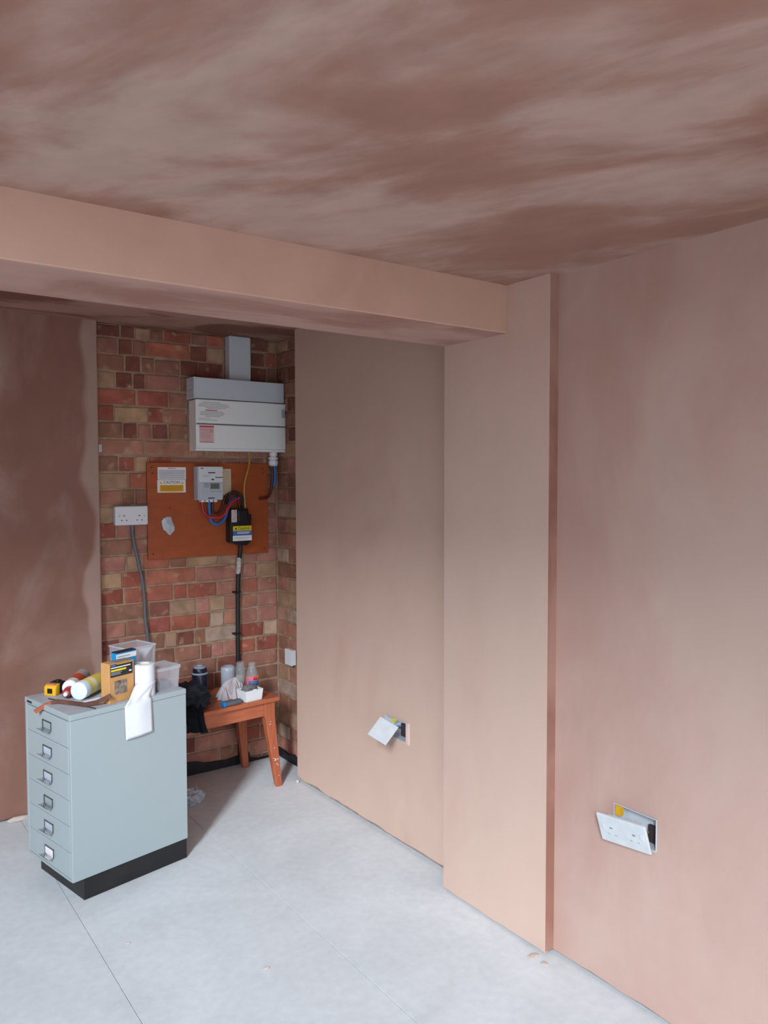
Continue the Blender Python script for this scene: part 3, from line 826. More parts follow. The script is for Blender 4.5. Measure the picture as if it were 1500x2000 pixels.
cable('meter_tail', 'black cable arching over the top of the fuse box', M_RUBBER,
      [(1.604, off(0.030), 1.300), (1.606, off(0.045), 1.330), (1.620, off(0.052), 1.352), (1.642, off(0.054), 1.357), (1.664, off(0.054), 1.344), (1.680, off(0.054), 1.312), (1.684, off(0.05), 1.276)], 0.0065)
cable('earth_cable', 'thin green and yellow earth cable between consumer unit and fuse box', M_EARTH,
      [(1.712, off(0.06), 1.552), (1.714, off(0.062), 1.52), (1.712, off(0.062), 1.488), (1.703, off(0.062), 1.455), (1.690, off(0.064), 1.415), (1.683, off(0.066), 1.375), (1.685, off(0.066), 1.32), (1.687, off(0.066), 1.277)], 0.0038)
o = cable('supply_cable', 'thick black supply cable running from fuse box straight down brickwork', M_RUBBER,
      [(1.672, off(0.04), 1.100), (1.672, off(0.036), 1.06), (1.671, off(0.028), 1.02), (1.667, off(0.022), 0.93), (1.664, off(0.022), 0.80), (1.662, off(0.022), 0.60), (1.662, off(0.022), 0.35), (1.664, off(0.028), 0.12), (1.666, off(0.032), 0.012)], 0.0105)
for z, x in ((0.865, 1.665), (0.66, 1.662)):
    G().box(x - 0.026, x + 0.012, off(0.036), off(0.008), z - 0.004, z + 0.004, bevel=0.002).build('cable_clip', M_BLACKPL, o)
G().tube([(1.671, off(0.029), 1.035), (1.669, off(0.025), 0.985), (1.667, off(0.022), 0.955)], 0.0115).build('paint_smear', mat('white_paint_smear', (190, 184, 180), 0.8, var=0.35, scale=90), o)

# --- torn sticker on board
o = G()
pl = [(1.286, 1.226), (1.296, 1.240), (1.314, 1.246), (1.331, 1.243), (1.336, 1.222), (1.346, 1.196), (1.345, 1.180), (1.326, 1.160), (1.316, 1.163), (1.305, 1.178), (1.294, 1.186), (1.289, 1.205)]
b = bmesh.new()
cen = b.verts.new((1.316, off(0.034), 1.204))
ring = [b.verts.new((x, off(0.022 + 0.006 * random.random()), z)) for x, z in pl]
bk = [b.verts.new((x, off(0.0199), z)) for x, z in pl]
for i in range(len(ring)):
    j = (i + 1) % len(ring)
    b.faces.new((cen, ring[i], ring[j])); b.faces.new((ring[i], bk[i], bk[j], ring[j]))
b.faces.new(bk)
o._merge(b)
tag(o.build('crumpled_tape', mat('pale_blue_tape', (196, 206, 212), 0.4, var=0.15, scale=60)), 'crumpled pale blue-grey scrap of tape stuck to the brown board', 'tape')

# --- surface double socket
SX0, SX1, SZ0, SZ1 = 1.068, 1.215, 1.2145, 1.2995
t = WT('double_socket', 'white surface-mounted double plug socket on bare brick beside the board', 'socket', (1.1415, off(0.02), SZ0))
t.part(G().box(SX0 + 0.002, SX1 - 0.002, off(0.034), off(0.004), SZ0 + 0.002, SZ1 - 0.002, bevel=0.003), 'back_box', M_WHITEPL)
fp = t.part(G().box(SX0, SX1, off(0.043), off(0.034), SZ0, SZ1, bevel=0.004), 'faceplate', M_WHITEPL)
for cx in (1.107, 1.176):
    t.part(G().box(cx - 0.004, cx + 0.004, off(0.0434), off(0.0425), 1.2545, 1.2585), 'pin_slot', M_INK, fp)
    for dx in (-0.011, 0.011):
        t.part(G().box(cx + dx - 0.0032, cx + dx + 0.0032, off(0.0434), off(0.0425), 1.2345, 1.2385), 'pin_slot', M_INK, fp)
for cx in (1.084, 1.198):
    t.part(G().box(cx - 0.0055, cx + 0.0055, off(0.046), off(0.0425), 1.250, 1.268, bevel=0.0015), 'rocker_switch', M_WHITEPL, fp)
    t.part(G().box(cx - 0.003, cx + 0.003, off(0.0464), off(0.0455), 1.2545, 1.2575), 'switch_mark', M_GREYINK, fp)
cable('socket_cable', 'grey flat cable dropping from double socket down behind the cabinet', M_GREYCAB,
      [(1.150, off(0.02), 1.217), (1.152, off(0.016), 1.18), (1.161, off(0.014), 1.12), (1.176, off(0.014), 1.05), (1.195, off(0.014), 0.95), (1.203, off(0.014), 0.86), (1.206, off(0.014), 0.77), (1.218, off(0.014), 0.66), (1.222, off(0.014), 0.40), (1.222, off(0.014), 0.02)], 0.0075)

# --- blank box on the return and the small box at the plaster edge
t = WT('junction_box', 'small white blank box fixed to the narrow brick return', 'junction box', (X_RETURN - 0.005, 3.396, 0.500))
t.part(G().box(X_RETURN - 0.026, X_RETURN - 0.004, 3.362, 3.430, 0.500, 0.575, bevel=0.003), 'case', M_WHITEPL)
t.part(G().box(X_RETURN - 0.030, X_RETURN - 0.0255, 3.360, 3.432, 0.498, 0.577, bevel=0.002), 'lid', M_WHITEPL)
t = WT('cable_clip', 'tiny pale blue-grey clip poking out at the edge of damp plaster', 'clip', (1.012, off(0.02), 1.540))
t.part(G().box(1.0045, 1.018, off(0.034), off(0.004), 1.540, 1.574, bevel=0.002), 'body', mat('clip_grey', (176, 190, 200), 0.5))

# ================================================================== loose socket plates on the right-hand wall
def open_box(t, xf, hole, depth, m):
    y0, y1, z0, z1 = hole
    g = G(); w = 0.003
    g.box(xf - 0.003, xf + depth, y0 + 0.001, y0 + w, z0 + 0.001, z1 - 0.001)
    g.box(xf - 0.003, xf + depth, y1 - w, y1 - 0.001, z0 + 0.001, z1 - 0.001)
    g.box(xf - 0.003, xf + depth, y0 + w, y1 - w, z0 + 0.001, z0 + w)
    g.box(xf - 0.003, xf + depth, y0 + w, y1 - w, z1 - w, z1 - 0.001)
    g.box(xf + depth - w, xf + depth, y0 + w, y1 - w, z0 + w, z1 - w)
    return t.part(g, 'back_box', m)

def plate_matrix(TL, TR, BR):
    TL, TR, BR = Vector(TL), Vector(TR), Vector(BR)
    x = (TR - TL).normalized(); y = (TR - BR); y = (y - x * y.dot(x)).normalized(); z = x.cross(y)
    c = (TL + BR) / 2
    m = Matrix.Identity(4)
    for i in range(3):
        m[i][0] = x[i]; m[i][1] = y[i]; m[i][2] = z[i]; m[i][3] = c[i]
    return m

M_BOXIN = mat('back_box_white', (204, 208, 216), 0.45)
M_PLATE = mat('socket_plate_white', (202, 206, 210), 0.4)
M_BOXDARK = mat('box_interior_dark', (62, 50, 54), 0.9)  # dark tone for the lower back of the box interiors
t = WT('double_socket', 'white double socket plate hanging loose from hole in right wall', 'socket', (X_RIGHT, 1.283, 0.443), 'loose socket plates')
open_box(t, X_RIGHT, HOLE_R, 0.040, M_BOXIN)
PM = plate_matrix((1.701, 1.367, 0.514), (1.716, 1.221, 0.521), (1.744, 1.220, 0.439))
pl = t.part(G().box(-0.0735, 0.0735, -0.043, 0.043, -0.004, 0.004, PM, 0.003), 'faceplate', M_PLATE)
t.part(G().box(-0.055, 0.055, -0.028, 0.028, -0.024, -0.0035, PM, 0.003), 'socket_back', M_PLATE)
for cx in (-0.034, 0.034):
    t.part(G().box(cx - 0.004, cx + 0.004, 0.004, 0.008, 0.0038, 0.0046, PM), 'pin_slot', M_GREYINK, pl)
    for dx in (-0.011, 0.011):
        t.part(G().box(cx + dx - 0.0035, cx + dx + 0.0035, -0.016, -0.0125, 0.0038, 0.0046, PM), 'pin_slot', M_PALEINK, pl)
for cx in (-0.058, 0.058):
    t.part(G().box(cx - 0.0055, cx + 0.0055, -0.002, 0.016, 0.0035, 0.0062, PM, 0.001), 'rocker_switch', M_PLATE, pl)
t.part(G().box(1.786, 1.796, 1.218, 1.262, 0.448, 0.494), 'dark_patch', M_BOXDARK)
t.part(G().box(1.752, 1.766, 1.326, 1.343, 0.502, 0.528), 'knockout_tab', M_YELLOW, label='yellow tape in the corner of the box')
for k, (m_, y) in enumerate(((M_BROWNCAB, 1.30), (M_BLUECAB, 1.28), (M_EARTH, 1.26))):
    t.part(G().tube([(1.793, y, 0.47), (1.772, y + 0.004, 0.478), (1.752, y, 0.474), (1.738, y - 0.002, 0.472)], 0.0025, 8), 'wire', m_)

t = WT('blank_plate', 'small square white cover plate hanging loose from hole in recessed wall', 'socket', (X_RECESS, 2.42, 0.408), 'loose socket plates')
open_box(t, X_RECESS, HOLE_C, 0.040, M_BOXIN)
PM = plate_matrix((1.739, 2.431, 0.505), (1.770, 2.357, 0.476), (1.704, 2.351, 0.421))
t.part(G().box(-0.043, 0.043, -0.043, 0.043, -0.004, 0.004, PM, 0.003), 'faceplate', M_PLATE)
t.part(G().box(-0.026, 0.026, -0.026, 0.026, -0.012, -0.0035, PM, 0.002), 'plate_back', M_PLATE)
t.part(G().box(1.832, 1.8425, 2.358, 2.425, 0.414, 0.462), 'dark_patch', M_BOXDARK)
t.part(G().box(1.796, 1.812, 2.425, 2.438, 0.474, 0.486), 'knockout_tab', M_BRIGHTYEL)
t.part(G().box(X_RECESS - 0.004, X_RECESS + 0.006, 2.334, 2.351, 0.404, 0.490, bevel=0.002), 'plaster_rim', M_PINKEDGE)
for m_, z in ((M_BROWNCAB, 0.445), (M_BLUECAB, 0.452)):
    t.part(G().tube([(1.842, 2.42, z), (1.80, 2.418, z + 0.006), (1.765, 2.405, z + 0.012), (1.742, 2.398, z + 0.014)], 0.0025, 8), 'wire', m_)

# ================================================================== steel drawer cabinet
CAB = Vector((0.655, 2.679, 0.0)); CTH = 0.21
CW, CDP, CZT, CZB = 0.341, 0.447, 0.643, 0.076
def cab_pt(u, v, z=0.0):
    return Vector((CAB.x + u * math.cos(CTH) - v * math.sin(CTH), CAB.y + u * math.sin(CTH) + v * math.cos(CTH), z))
cab = thing('drawer_cabinet', 'pale grey steel six-drawer cabinet on a black plinth', 'cabinet', CAB, CTH)
# carcass: sides, back, bottom as one shell; local x = depth (front at 0), y = width
g = G()
g.box(0.0, CDP, 0.0, 0.015, CZB, CZT - 0.021, bevel=0.0015, seg=1)
g.box(0.0, CDP, CW - 0.015, CW, CZB, CZT - 0.021, bevel=0.0015, seg=1)
g.box(CDP - 0.012, CDP, 0.012, CW - 0.012, CZB + 0.001, CZT - 0.022)
g.box(0.0, CDP - 0.01, 0.012, CW - 0.012, CZB, CZB + 0.008)
g.build('carcass', M_STEEL, cab)
tp_ = G().box(-0.001, CDP + 0.0005, -0.0005, CW + 0.0005, CZT - 0.020, CZT, bevel=0.002).build('top', M_STEEL, cab)
G().box(0.004, CDP - 0.004, 0.004, CW - 0.004, CZT - 0.0015, CZT + 0.0004).build('dusty_top_surface', M_STEELTOP, tp_)
G().box(0.012, 0.02, 0.015, CW - 0.015, CZB + 0.008, CZT - 0.021).build('drawer_recess', M_SEAM, cab)
G().box(0.041, CDP - 0.001, 0.006, CW - 0.010, 0.0, CZB - 0.0005, bevel=0.001, seg=1).build('plinth', M_BLACK, cab)
G().box(-0.0022, 0.0, CW - 0.058, CW - 0.022, CZT - 0.0145, CZT - 0.0075).build('badge', M_INK, tp_)
seams = [0.0850, 0.1740, 0.2625, 0.3510, 0.4400, 0.5290, 0.6200]
for k in range(6):
    z0, z1 = seams[k] + 0.0011, seams[k + 1] - 0.0011
    d = G().box(-0.0004, 0.013, 0.0165, CW - 0.0165, z0, z1, bevel=0.0018, seg=2).build('drawer', M_STEEL, cab)
    zc = z0 + 0.046; y0, y1 = 0.134, 0.200
    h = G()
    h.box(-0.0030, -0.0002, y0, y1, zc + 0.012, zc + 0.0155)                  # card frame
    h.box(-0.0030, -0.0002, y0, y0 + 0.0035, zc - 0.0155, zc + 0.0155)
    h.box(-0.0030, -0.0002, y1 - 0.0035, y1, zc - 0.0155, zc + 0.0155)
    h.build('card_holder', M_DARKMETAL, d)
    h = G()
    prof = [(0.0, -0.0140), (-0.010, -0.0158), (-0.020, -0.0150), (-0.0245, -0.0115), (-0.0235, -0.0105), (-0.0195, -0.0132), (-0.010, -0.0140), (0.0, -0.0120)]
    m_ = Matrix(((1, 0, 0, 0), (0, 0, 1, 0), (0, 1, 0, zc), (0, 0, 0, 1)))
    h.poly(prof, y0 + 0.001, y1 - 0.001, m_)
    h.build('pull_handle', M_CHROME, d)
    if k == 0:
        G().box(-0.0024, -0.0003, y0 + 0.0035, y1 - 0.0035, zc - 0.014, zc + 0.012).build('label_card', M_PAPER, d)
    elif k in (1, 3, 4):
        G().box(-0.0012, -0.0003, y0 + 0.0035, y1 - 0.0035, zc - 0.013, zc + 0.012).build('label_card', M_METERG, d)

def on_cab(name, label, cat, u, v, rot=0.0, z=CZT + 0.0005, group=None):
    return thing(name, label, cat, cab_pt(u, v, z), CTH + rot, group)

# --- tape measure
t = on_cab('tape_measure', 'yellow and black tape measure at the front of the cabinet top', 'tape measure', 0.070, 0.284, 0.52)
prof = [(0, 0.0), (0.062, 0.0), (0.066, 0.006), (0.064, 0.030), (0.052, 0.046), (0.030, 0.050), (0.010, 0.044), (0.0, 0.030)]
XZ = Matrix(((1, 0, 0, 0), (0, 0, -1, 0), (0, 1, 0, 0), (0, 0, 0, 1)))
# front (mouth) face looks along local -x ; body runs back along +x
G().poly([(0.018, 0.0), (0.066, 0.0), (0.070, 0.010), (0.066, 0.030), (0.050, 0.043), (0.020, 0.041)], -0.022, 0.022, XZ, 0.003).build('body', M_BLACKPL, t, True)
f_ = G().poly([(-0.008, 0.0), (0.0182, 0.0), (0.0182, 0.040), (0.0, 0.037), (-0.008, 0.030)], -0.0235, 0.0235, XZ, 0.002).build('front_shell', M_YELLOW, t, True)
G().box(-0.0086, -0.007, -0.010, 0.010, 0.008, 0.026).build('mouth', M_BLACKPL, f_)
G().box(0.026, 0.050, -0.010, 0.010, 0.0405, 0.047, bevel=0.003).build('lock_button', M_BLACKPL, t)
G().box(-0.004, 0.018, -0.016, 0.016, 0.0360, 0.0405, bevel=0.001).build('top_label', mat('faded_orange', (206, 130, 92), 0.6), t)

# --- sealant tube (lying, nozzle towards the front)
AX = Matrix(((0, 0, 1, 0), (0, 1, 0, 0), (-1, 0, 0, 0), (0, 0, 0, 1)))        # lathe z -> local +x
def lying(t, prof, name, m, zc, n=28, par=None):
    return G().lathe(prof, n, Matrix.Translation((0, 0, zc)) @ AX).build(name, m, par or t, True)
r_ = 0.028
t = on_cab('sealant_tube', 'orange and white sealant cartridge with red nozzle cap lying down', 'tube', 0.108, 0.222, 0.84)
zc = r_ + 0.0005
lying(t, [(r_, 0.008), (r_, 0.045), (r_ - 0.001, 0.046)], 'white_shoulder', M_WHITEPL, zc)
lying(t, [(0.010, 0.0), (0.020, 0.001), (r_ - 0.002, 0.004), (r_, 0.0082)], 'end_disc', M_WHITEPL, zc)
lying(t, [(r_ - 0.0006, 0.046), (r_ - 0.0004, 0.115)], 'printed_body', M_ORANGE, zc)
lying(t, [(r_ - 0.0006, 0.115), (r_ - 0.0006, 0.178), (r_ - 0.004, 0.180)], 'clear_rear', M_TUBEGREY, zc)
lying(t, [(0.012, -0.040), (0.0155, -0.036), (0.018, -0.010), (0.018, 0.0)], 'nozzle_cap', M_TUBERED, zc - 0.0085)
lying(t, [(0.004, -0.054), (0.007, -0.052), (0.0085, -0.040)], 'nozzle_tip', M_PALEBLUEPL, zc - 0.0085)

# --- yellow can lying beside it
r_ = 0.032
t = on_cab('spray_can', 'yellow and cream can with pale cap lying behind the card box', 'can', 0.103, 0.146, 0.58)
zc = r_ + 0.0005
cp_ = lying(t, [(0.018, 0.0), (0.026, 0.0005), (r_ - 0.001, 0.003), (r_, 0.006), (r_, 0.034), (r_ - 0.002, 0.036)], 'cap', M_PALEBLUEPL, zc)
lying(t, [(0.010, -0.0012), (0.013, 0.0), (0.018, 0.0008)], 'cap_button', M_PALEBLUEPL, zc, par=cp_)
lying(t, [(r_ - 0.002, 0.036), (r_ - 0.0012, 0.041), (r_ - 0.0008, 0.056)], 'yellow_band', M_CANYEL, zc)
lying(t, [(r_ - 0.0009, 0.056), (r_ - 0.0009, 0.080)], 'cream_print', M_CANCREAM, zc)
lying(t, [(r_ - 0.0009, 0.080), (r_ - 0.0009, 0.150), (r_ - 0.004, 0.158), (r_ - 0.005, 0.160)], 'rear_band', M_CANYEL, zc)
# paper under the can
o = G().poly([(0, 0), (0.075, 0.004), (0.082, 0.026), (0.006, 0.03)], 0.0, 0.0006).build('paper_slip', M_PAPER)
o.location = cab_pt(0.100, 0.086, CZT + 0.0006); o.rotation_euler = (0, 0, CTH + 0.25)
tag(o, 'small white slip of paper lying under the yellow can', 'paper')

# --- screw box (kraft card, dark label, window)
BW, BDp, BH = 0.103, 0.046, 0.138
t = on_cab('screw_box', 'brown cardboard screw box with black label and window, standing upright', 'box', 0.152, 0.020, 0.13)
# local x = along its face, y = depth, front face at y = 0 ... faces the room
G().box(0, BW, 0, BDp, 0, BH, bevel=0.0012, seg=1).build('carton', M_CARD, t)
FP = Matrix(((1, 0, 0, 0), (0, 0, -1, 0), (0, 1, 0, 0), (0, 0, 0, 1)))
lb_ = G().poly([(0.006, 0.091), (0.097, 0.091), (0.097, 0.136), (0.006, 0.136)], 0.0002, 0.0009, FP).build('black_label', M_INK, t)
def flat(rows, m, name, par, zz=0.0009):
    g = G()
    for x0, x1, z0, z1 in rows:
        g.poly([(x0, z0), (x1, z0), (x1, z1), (x0, z1)], zz, zz + 0.0004, FP)
    o = g.build(name, m, par)
    if name == 'small_text':
        o['kind'] = 'stuff'
    return o
flat([(0.030, 0.095, 0.1325, 0.1350)], M_YELLOW, 'yellow_stripe', lb_)
flat([(0.008, 0.026, 0.1285, 0.1350)], M_BLUELBL, 'blue_logo_patch', lb_)
flat([(0.008, 0.088, 0.1215, 0.1250)], M_PAPER, 'product_text', lb_)
flat([(0.008, 0.070, 0.1105, 0.1170)], M_BRIGHTYEL, 'yellow_text', lb_)
flat([(0.008, 0.052, 0.1060, 0.1075), (0.008, 0.046, 0.1020, 0.1035), (0.008, 0.048, 0.0980, 0.0995)], M_PALEINK, 'small_text', lb_)
flat([(0.082, 0.092, 0.1005, 0.1050)], M_PAPER, 'size_patch', lb_)
flat([(0.022, 0.073, 0.028, 0.076)], M_SCREWS, 'window_contents', t, 0.0003)
G().box(0.002, BW - 0.002, 0.002, BDp - 0.002, BH - 0.0005, BH + 0.0006).build('lid', mat('grey_card', (136, 128, 126), 0.8), t)
G().box(0.001, 0.030, 0.001, BDp - 0.001, BH - 0.0004, BH + 0.0009).build('lid_flap', M_CARD, t)

# --- toilet-paper roll with a hanging sheet
t = on_cab('paper_roll', 'white paper roll standing on end with loose sheet hanging down', 'paper roll', 0.300, 0.043, 0.0)
RR, RH = 0.0385, 0.112
G().lathe([(0.018, 0.002), (RR, 0.0), (RR, RH), (RR - 0.002, RH + 0.0015), (0.020, RH + 0.0015), (0.018, RH - 0.004)], 40, cap=False).build('roll', M_TISSUE, t, True)
G().lathe([(0.0175, 0.0), (0.0182, RH - 0.002)], 28, cap=False).build('core', M_CREAMCARD, t, True)
# sheet: leaves the roll at its front, gathers at the cabinet edge, hangs over the side
b = bmesh.new(); grid = []
nx, ny = 12, 26
for j in range(ny + 1):
    s = j / ny
    rowv = []
    for i in range(nx + 1):
        w = i / nx - 0.5
        if s < 0.35:                                   # up on the roll face, twisting down to the edge
            q = s / 0.35
            z = 0.050 * (1 - q) + 0.006 * q
            half = 0.036 * (1 - q) + 0.042 * q
            x = -0.002 + w * 2 * half
            ang = max(-1, min(1, x / (RR + 0.002)))
            y = -math.sqrt(max(0.0, (RR + 0.0022) ** 2 - x * x)) if abs(x) < RR else -0.01
            y = y * (1 - q) + (-0.044) * q
            y -= 0.0022 * math.sin(w * 15 + q * 3) * q + 0.0035 * q
            x -= 0.046 * q
        elif s < 0.48:                                 # gathered, rolling over the edge
            q = (s - 0.35) / 0.13
            z = 0.006 - 0.016 * q
            half = 0.042 + 0.0105 * q
            x = -0.050 + w * 2 * half
            y = -0.0485 - 0.0022 * math.sin(w * 15 + 3) * (1 - q)
        else:                                          # flat sheet against the cabinet side
            q = (s - 0.48) / 0.52
            z = -0.010 - 0.118 * q
            x = -0.050 + w * 2 * 0.0525
            y = -0.0475 - 0.0045 * math.sin(w * 5 + 1.2) * (1 - 0.6 * q) - 0.003 * q
            z += -0.008 * (0.5 - (w + 0.5)) * q
        rowv.append(b.verts.new((x, y, z)))
    grid.append(rowv)
for j in range(ny):
    for i in range(nx):
        b.faces.new((grid[j][i], grid[j][i + 1], grid[j + 1][i + 1], grid[j + 1][i]))
g = G(); g._merge(b)
sh = g.build('loose_sheet', M_TISSUE, t, True)
sm = sh.modifiers.new('thickness', 'SOLIDIFY'); sm.thickness = 0.0012; sm.offset = 1.0

# --- clear plastic tubs behind
def clear_tub(name, label, u, v, rot, w, d, h, lid, open_lid=False, taper=0.92):
    t = on_cab(name, label, 'box', u, v, rot)
    b = bmesh.new()
    def ring(k, z, ins=0.0):
        return [b.verts.new((sx * (w / 2 * k - ins), sy * (d / 2 * k - ins), z)) for sx, sy in ((-1, -1), (1, -1), (1, 1), (-1, 1))]
    R0 = ring(taper, 0.0); R1 = ring(1, h); R2 = ring(1, h, 0.0015); R3 = ring(taper, 0.0018, 0.0015)
    for A, B in ((R0, R1), (R1, R2), (R2, R3)):
        for i in range(4):
            b.faces.new((A[i], A[(i + 1) % 4], B[(i + 1) % 4], B[i]))
    b.faces.new(R0[::-1]); b.faces.new(R3)
    g = G(); g._merge(b); g.build('tub', M_CLEAR, t)
    if lid:
        G().box(-w / 2 - 0.003, w / 2 + 0.003, -d / 2 - 0.003, d / 2 + 0.003, h + 0.0005, h + 0.006, bevel=0.001).build('lid', M_CLEARB, t)
    g = G()
    for sy in (-1, 1):
        g.box(-w / 2 - 0.002, w / 2 + 0.002, sy * (d / 2) - 0.0015, sy * (d / 2) + 0.0015, h - 0.006, h)
    for sx in (-1, 1):
        g.box(sx * (w / 2) - 0.0015, sx * (w / 2) + 0.0015, -d / 2, d / 2, h - 0.006, h)
    g.build('rim', M_CLEARB, t)
    return t
tb = clear_tub('plastic_tub', 'tall empty clear plastic tub at the back of the cabinet top', 0.355, 0.215, 0.10, 0.125, 0.115, 0.150, False)
o = G().poly([(-0.010, 0.142), (-0.006, 0.085), (0.054, 0.142)], 0.0537, 0.0545, XZ).build('painted_reflection', mat('reflection_white', (224, 226, 232), 0.6), tb)  # reflection on the tub front, painted as a white triangle
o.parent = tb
ts = clear_tub('plastic_tub', 'small clear plastic tub with a lid beside the paper roll', 0.392, 0.082, 0.05, 0.098, 0.10, 0.080, True)
G().box(-0.04, 0.02, -0.035, 0.02, 0.003, 0.030, bevel=0.004).build('contents', mat('dark_fixings', (84, 84, 92), 0.6, var=0.4, scale=90), ts)
# blue and white packet leaning between
t = on_cab('packet', 'blue and white packet standing behind the cardboard screw box', 'packet', 0.228, 0.108, 0.14)
G().box(0, 0.088, 0, 0.028, 0, 0.150, bevel=0.001, seg=1).build('carton', M_SKYBLUE, t)
flat([(0.0005, 0.0875, 0.128, 0.146)], M_PAPER, 'white_band', t, 0.0002)
flat([(0.006, 0.060, 0.135, 0.139)], M_PALEINK, 'band_text', t, 0.0006)
G().box(0.0, 0.088, 0.0, 0.028, 0.1502, 0.154, bevel=0.001, seg=1).build('top_flap', M_INK, t)

# --- pry bar and thin rod across the front
P = [cab_pt(-0.0235, 0.206, 0.620), cab_pt(0.004, 0.186, 0.640), cab_pt(0.034, 0.160, 0.6525), cab_pt(0.056, 0.105, 0.6535), cab_pt(0.078, 0.050, 0.6535), cab_pt(0.112, 0.034, 0.657), cab_pt(0.132, 0.020, 0.667), cab_pt(0.149, 0.004, 0.6785)]
up_ = [Vector((0.15, -0.25, 1))] * len(P)
o = tag(G().strip(P, up_, 0.0135, 0.006).build('pry_bar', M_RUST), 'rusty bent pry bar lying across the front edge of cabinet', 'pry bar')
G().strip([P[0] - (P[1] - P[0]) * 0.02, P[0] + (P[1] - P[0]) * 0.5, P[1], P[1] + (P[2] - P[1]) * 0.55], up_[:4], 0.0142, 0.0068).build('painted_tip', M_RUSTEND, o)
o = tag(G().tube([cab_pt(0.040, 0.240, CZT + 0.003), cab_pt(0.066, 0.130, CZT + 0.003), cab_pt(0.092, 0.004, CZT + 0.003)], 0.0024, 8, 2).build('metal_rod', M_DARKMETAL), 'thin grey metal rod lying across cabinet top under the bar', 'rod')

# ================================================================== wooden stool/table with its clutter
SB = Vector((1.702, 3.176, 0.0)); STH = 0.078
SL, SD, SH = 0.585, 0.325, 0.42
def st_pt(u, v, z=SH):
    """u leftwards from the front right corner, v towards the wall"""
    return Vector((SB.x - u * math.cos(STH) - v * math.sin(STH), SB.y - u * math.sin(STH) + v * math.cos(STH), z))
st = thing('side_table', 'small orange-stained wooden table with splayed tapered legs against brick wall', 'table', SB, STH)
G().box(-SL, 0, 0, SD, SH - 0.020, SH, bevel=0.004).build('table_top', M_WOOD, st)
ap = 0.062
G().box(-SL + 0.05, -0.05, 0.020, 0.038, SH - 0.020 - ap, SH - 0.0202).build('apron', M_WOOD, st)
G().box(-SL + 0.05, -0.05, SD - 0.038, SD - 0.020, SH - 0.020 - ap, SH - 0.0202).build('apron', M_WOOD, st)
G().box(-0.040, -0.022, 0.05, SD - 0.05, SH - 0.020 - ap, SH - 0.0202).build('apron', M_WOOD, st)
G().box(-SL + 0.022, -SL + 0.040, 0.05, SD - 0.05, SH - 0.020 - ap, SH - 0.0202).build('apron', M_WOOD, st)
def leg(sx, sy):
    """tapered splayed leg; sx, sy = outward directions"""
    cx = -0.018 if sx > 0 else -SL + 0.018
    cy = 0.014 if sy < 0 else SD - 0.014
    b = bmesh.new(); rings = []
    for z, w, spl in ((SH - 0.0203, 0.058, 0.0), (SH - 0.085, 0.056, 0.0), (SH - 0.10, 0.052, 0.001), (0.03, 0.034, 0.026), (0.006, 0.032, 0.028), (0.0, 0.028, 0.028)):
        ox = cx + sx * spl; oy = cy + sy * spl * 0.5
        ix = ox - sx * w; iy = oy - sy * w * 0.72
        xs = sorted((ox, ix)); ys = sorted((oy, iy))
        rings.append([b.verts.new((x, y, z)) for x, y in ((xs[0], ys[0]), (xs[1], ys[0]), (xs[1], ys[1]), (xs[0], ys[1]))])
    for A, B in zip(rings, rings[1:]):
        for i in range(4):
            b.faces.new((A[i], A[(i + 1) % 4], B[(i + 1) % 4], B[i]))
    b.faces.new(rings[0]); b.faces.new(rings[-1][::-1])
    bmesh.ops.recalc_face_normals(b, faces=b.faces)
    long = [e for e in b.edges if abs(e.verts[0].co.z - e.verts[1].co.z) > 0.004]
    bmesh.ops.bevel(b, geom=long, offset=0.004, segments=2, affect='EDGES', profile=0.5)
    g = G(); g._merge(b); return g.build('leg', M_WOODLEG, st)
L_FR = leg(1, -1); leg(-1, -1); leg(1, 1); leg(-1, 1)
# paint flecks on the front leg
fl = random.Random(5)
for k in range(11):
    z = fl.choice((0.30, 0.19, 0.16, 0.13, 0.12, 0.10, 0.055, 0.21)) + fl.uniform(-0.01, 0.01)
    k_ = (SH - 0.10 - z) / (SH - 0.13)
    x_o = -0.018 + 0.026 * k_; y_o = 0.014 - 0.013 * k_
    x = x_o - fl.uniform(0.006, 0.032)
    G().box(x - fl.uniform(0.002, 0.004), x + fl.uniform(0.002, 0.004), y_o - 0.0012, y_o + 0.0015, z, z + fl.uniform(0.0015, 0.003)).build('paint_fleck', M_PAPER, L_FR)

def on_st(name, label, cat, u, v, rot=0.0, z=SH + 0.0005, group=None):
    return thing(name, label, cat, st_pt(u, v, z), STH + rot, group)
# navy spray can
t = on_st('spray_can', 'navy blue spray can with grey cap on the wooden table', 'can', 0.262, 0.275)
G().lathe([(0.034, 0.0), (0.037, 0.002), (0.037, 0.098), (0.0345, 0.103)], 28).build('body', M_NAVY, t, True)
G().lathe([(0.0372, 0.096), (0.0375, 0.097), (0.0375, 0.1005), (0.0352, 0.1035)], 28).build('rim', M_CAPGREY, t, True)
G().lathe([(0.0335, 0.1032), (0.0325, 0.118), (0.030, 0.122), (0.024, 0.123)], 28).build('shoulder', M_NAVY, t, True)
G().lathe([(0.0275, 0.1228), (0.0275, 0.131), (0.022, 0.1335), (0.016, 0.134), (0.015, 0.139), (0.010, 0.140)], 24).build('cap', M_CAPGREY, t, True)
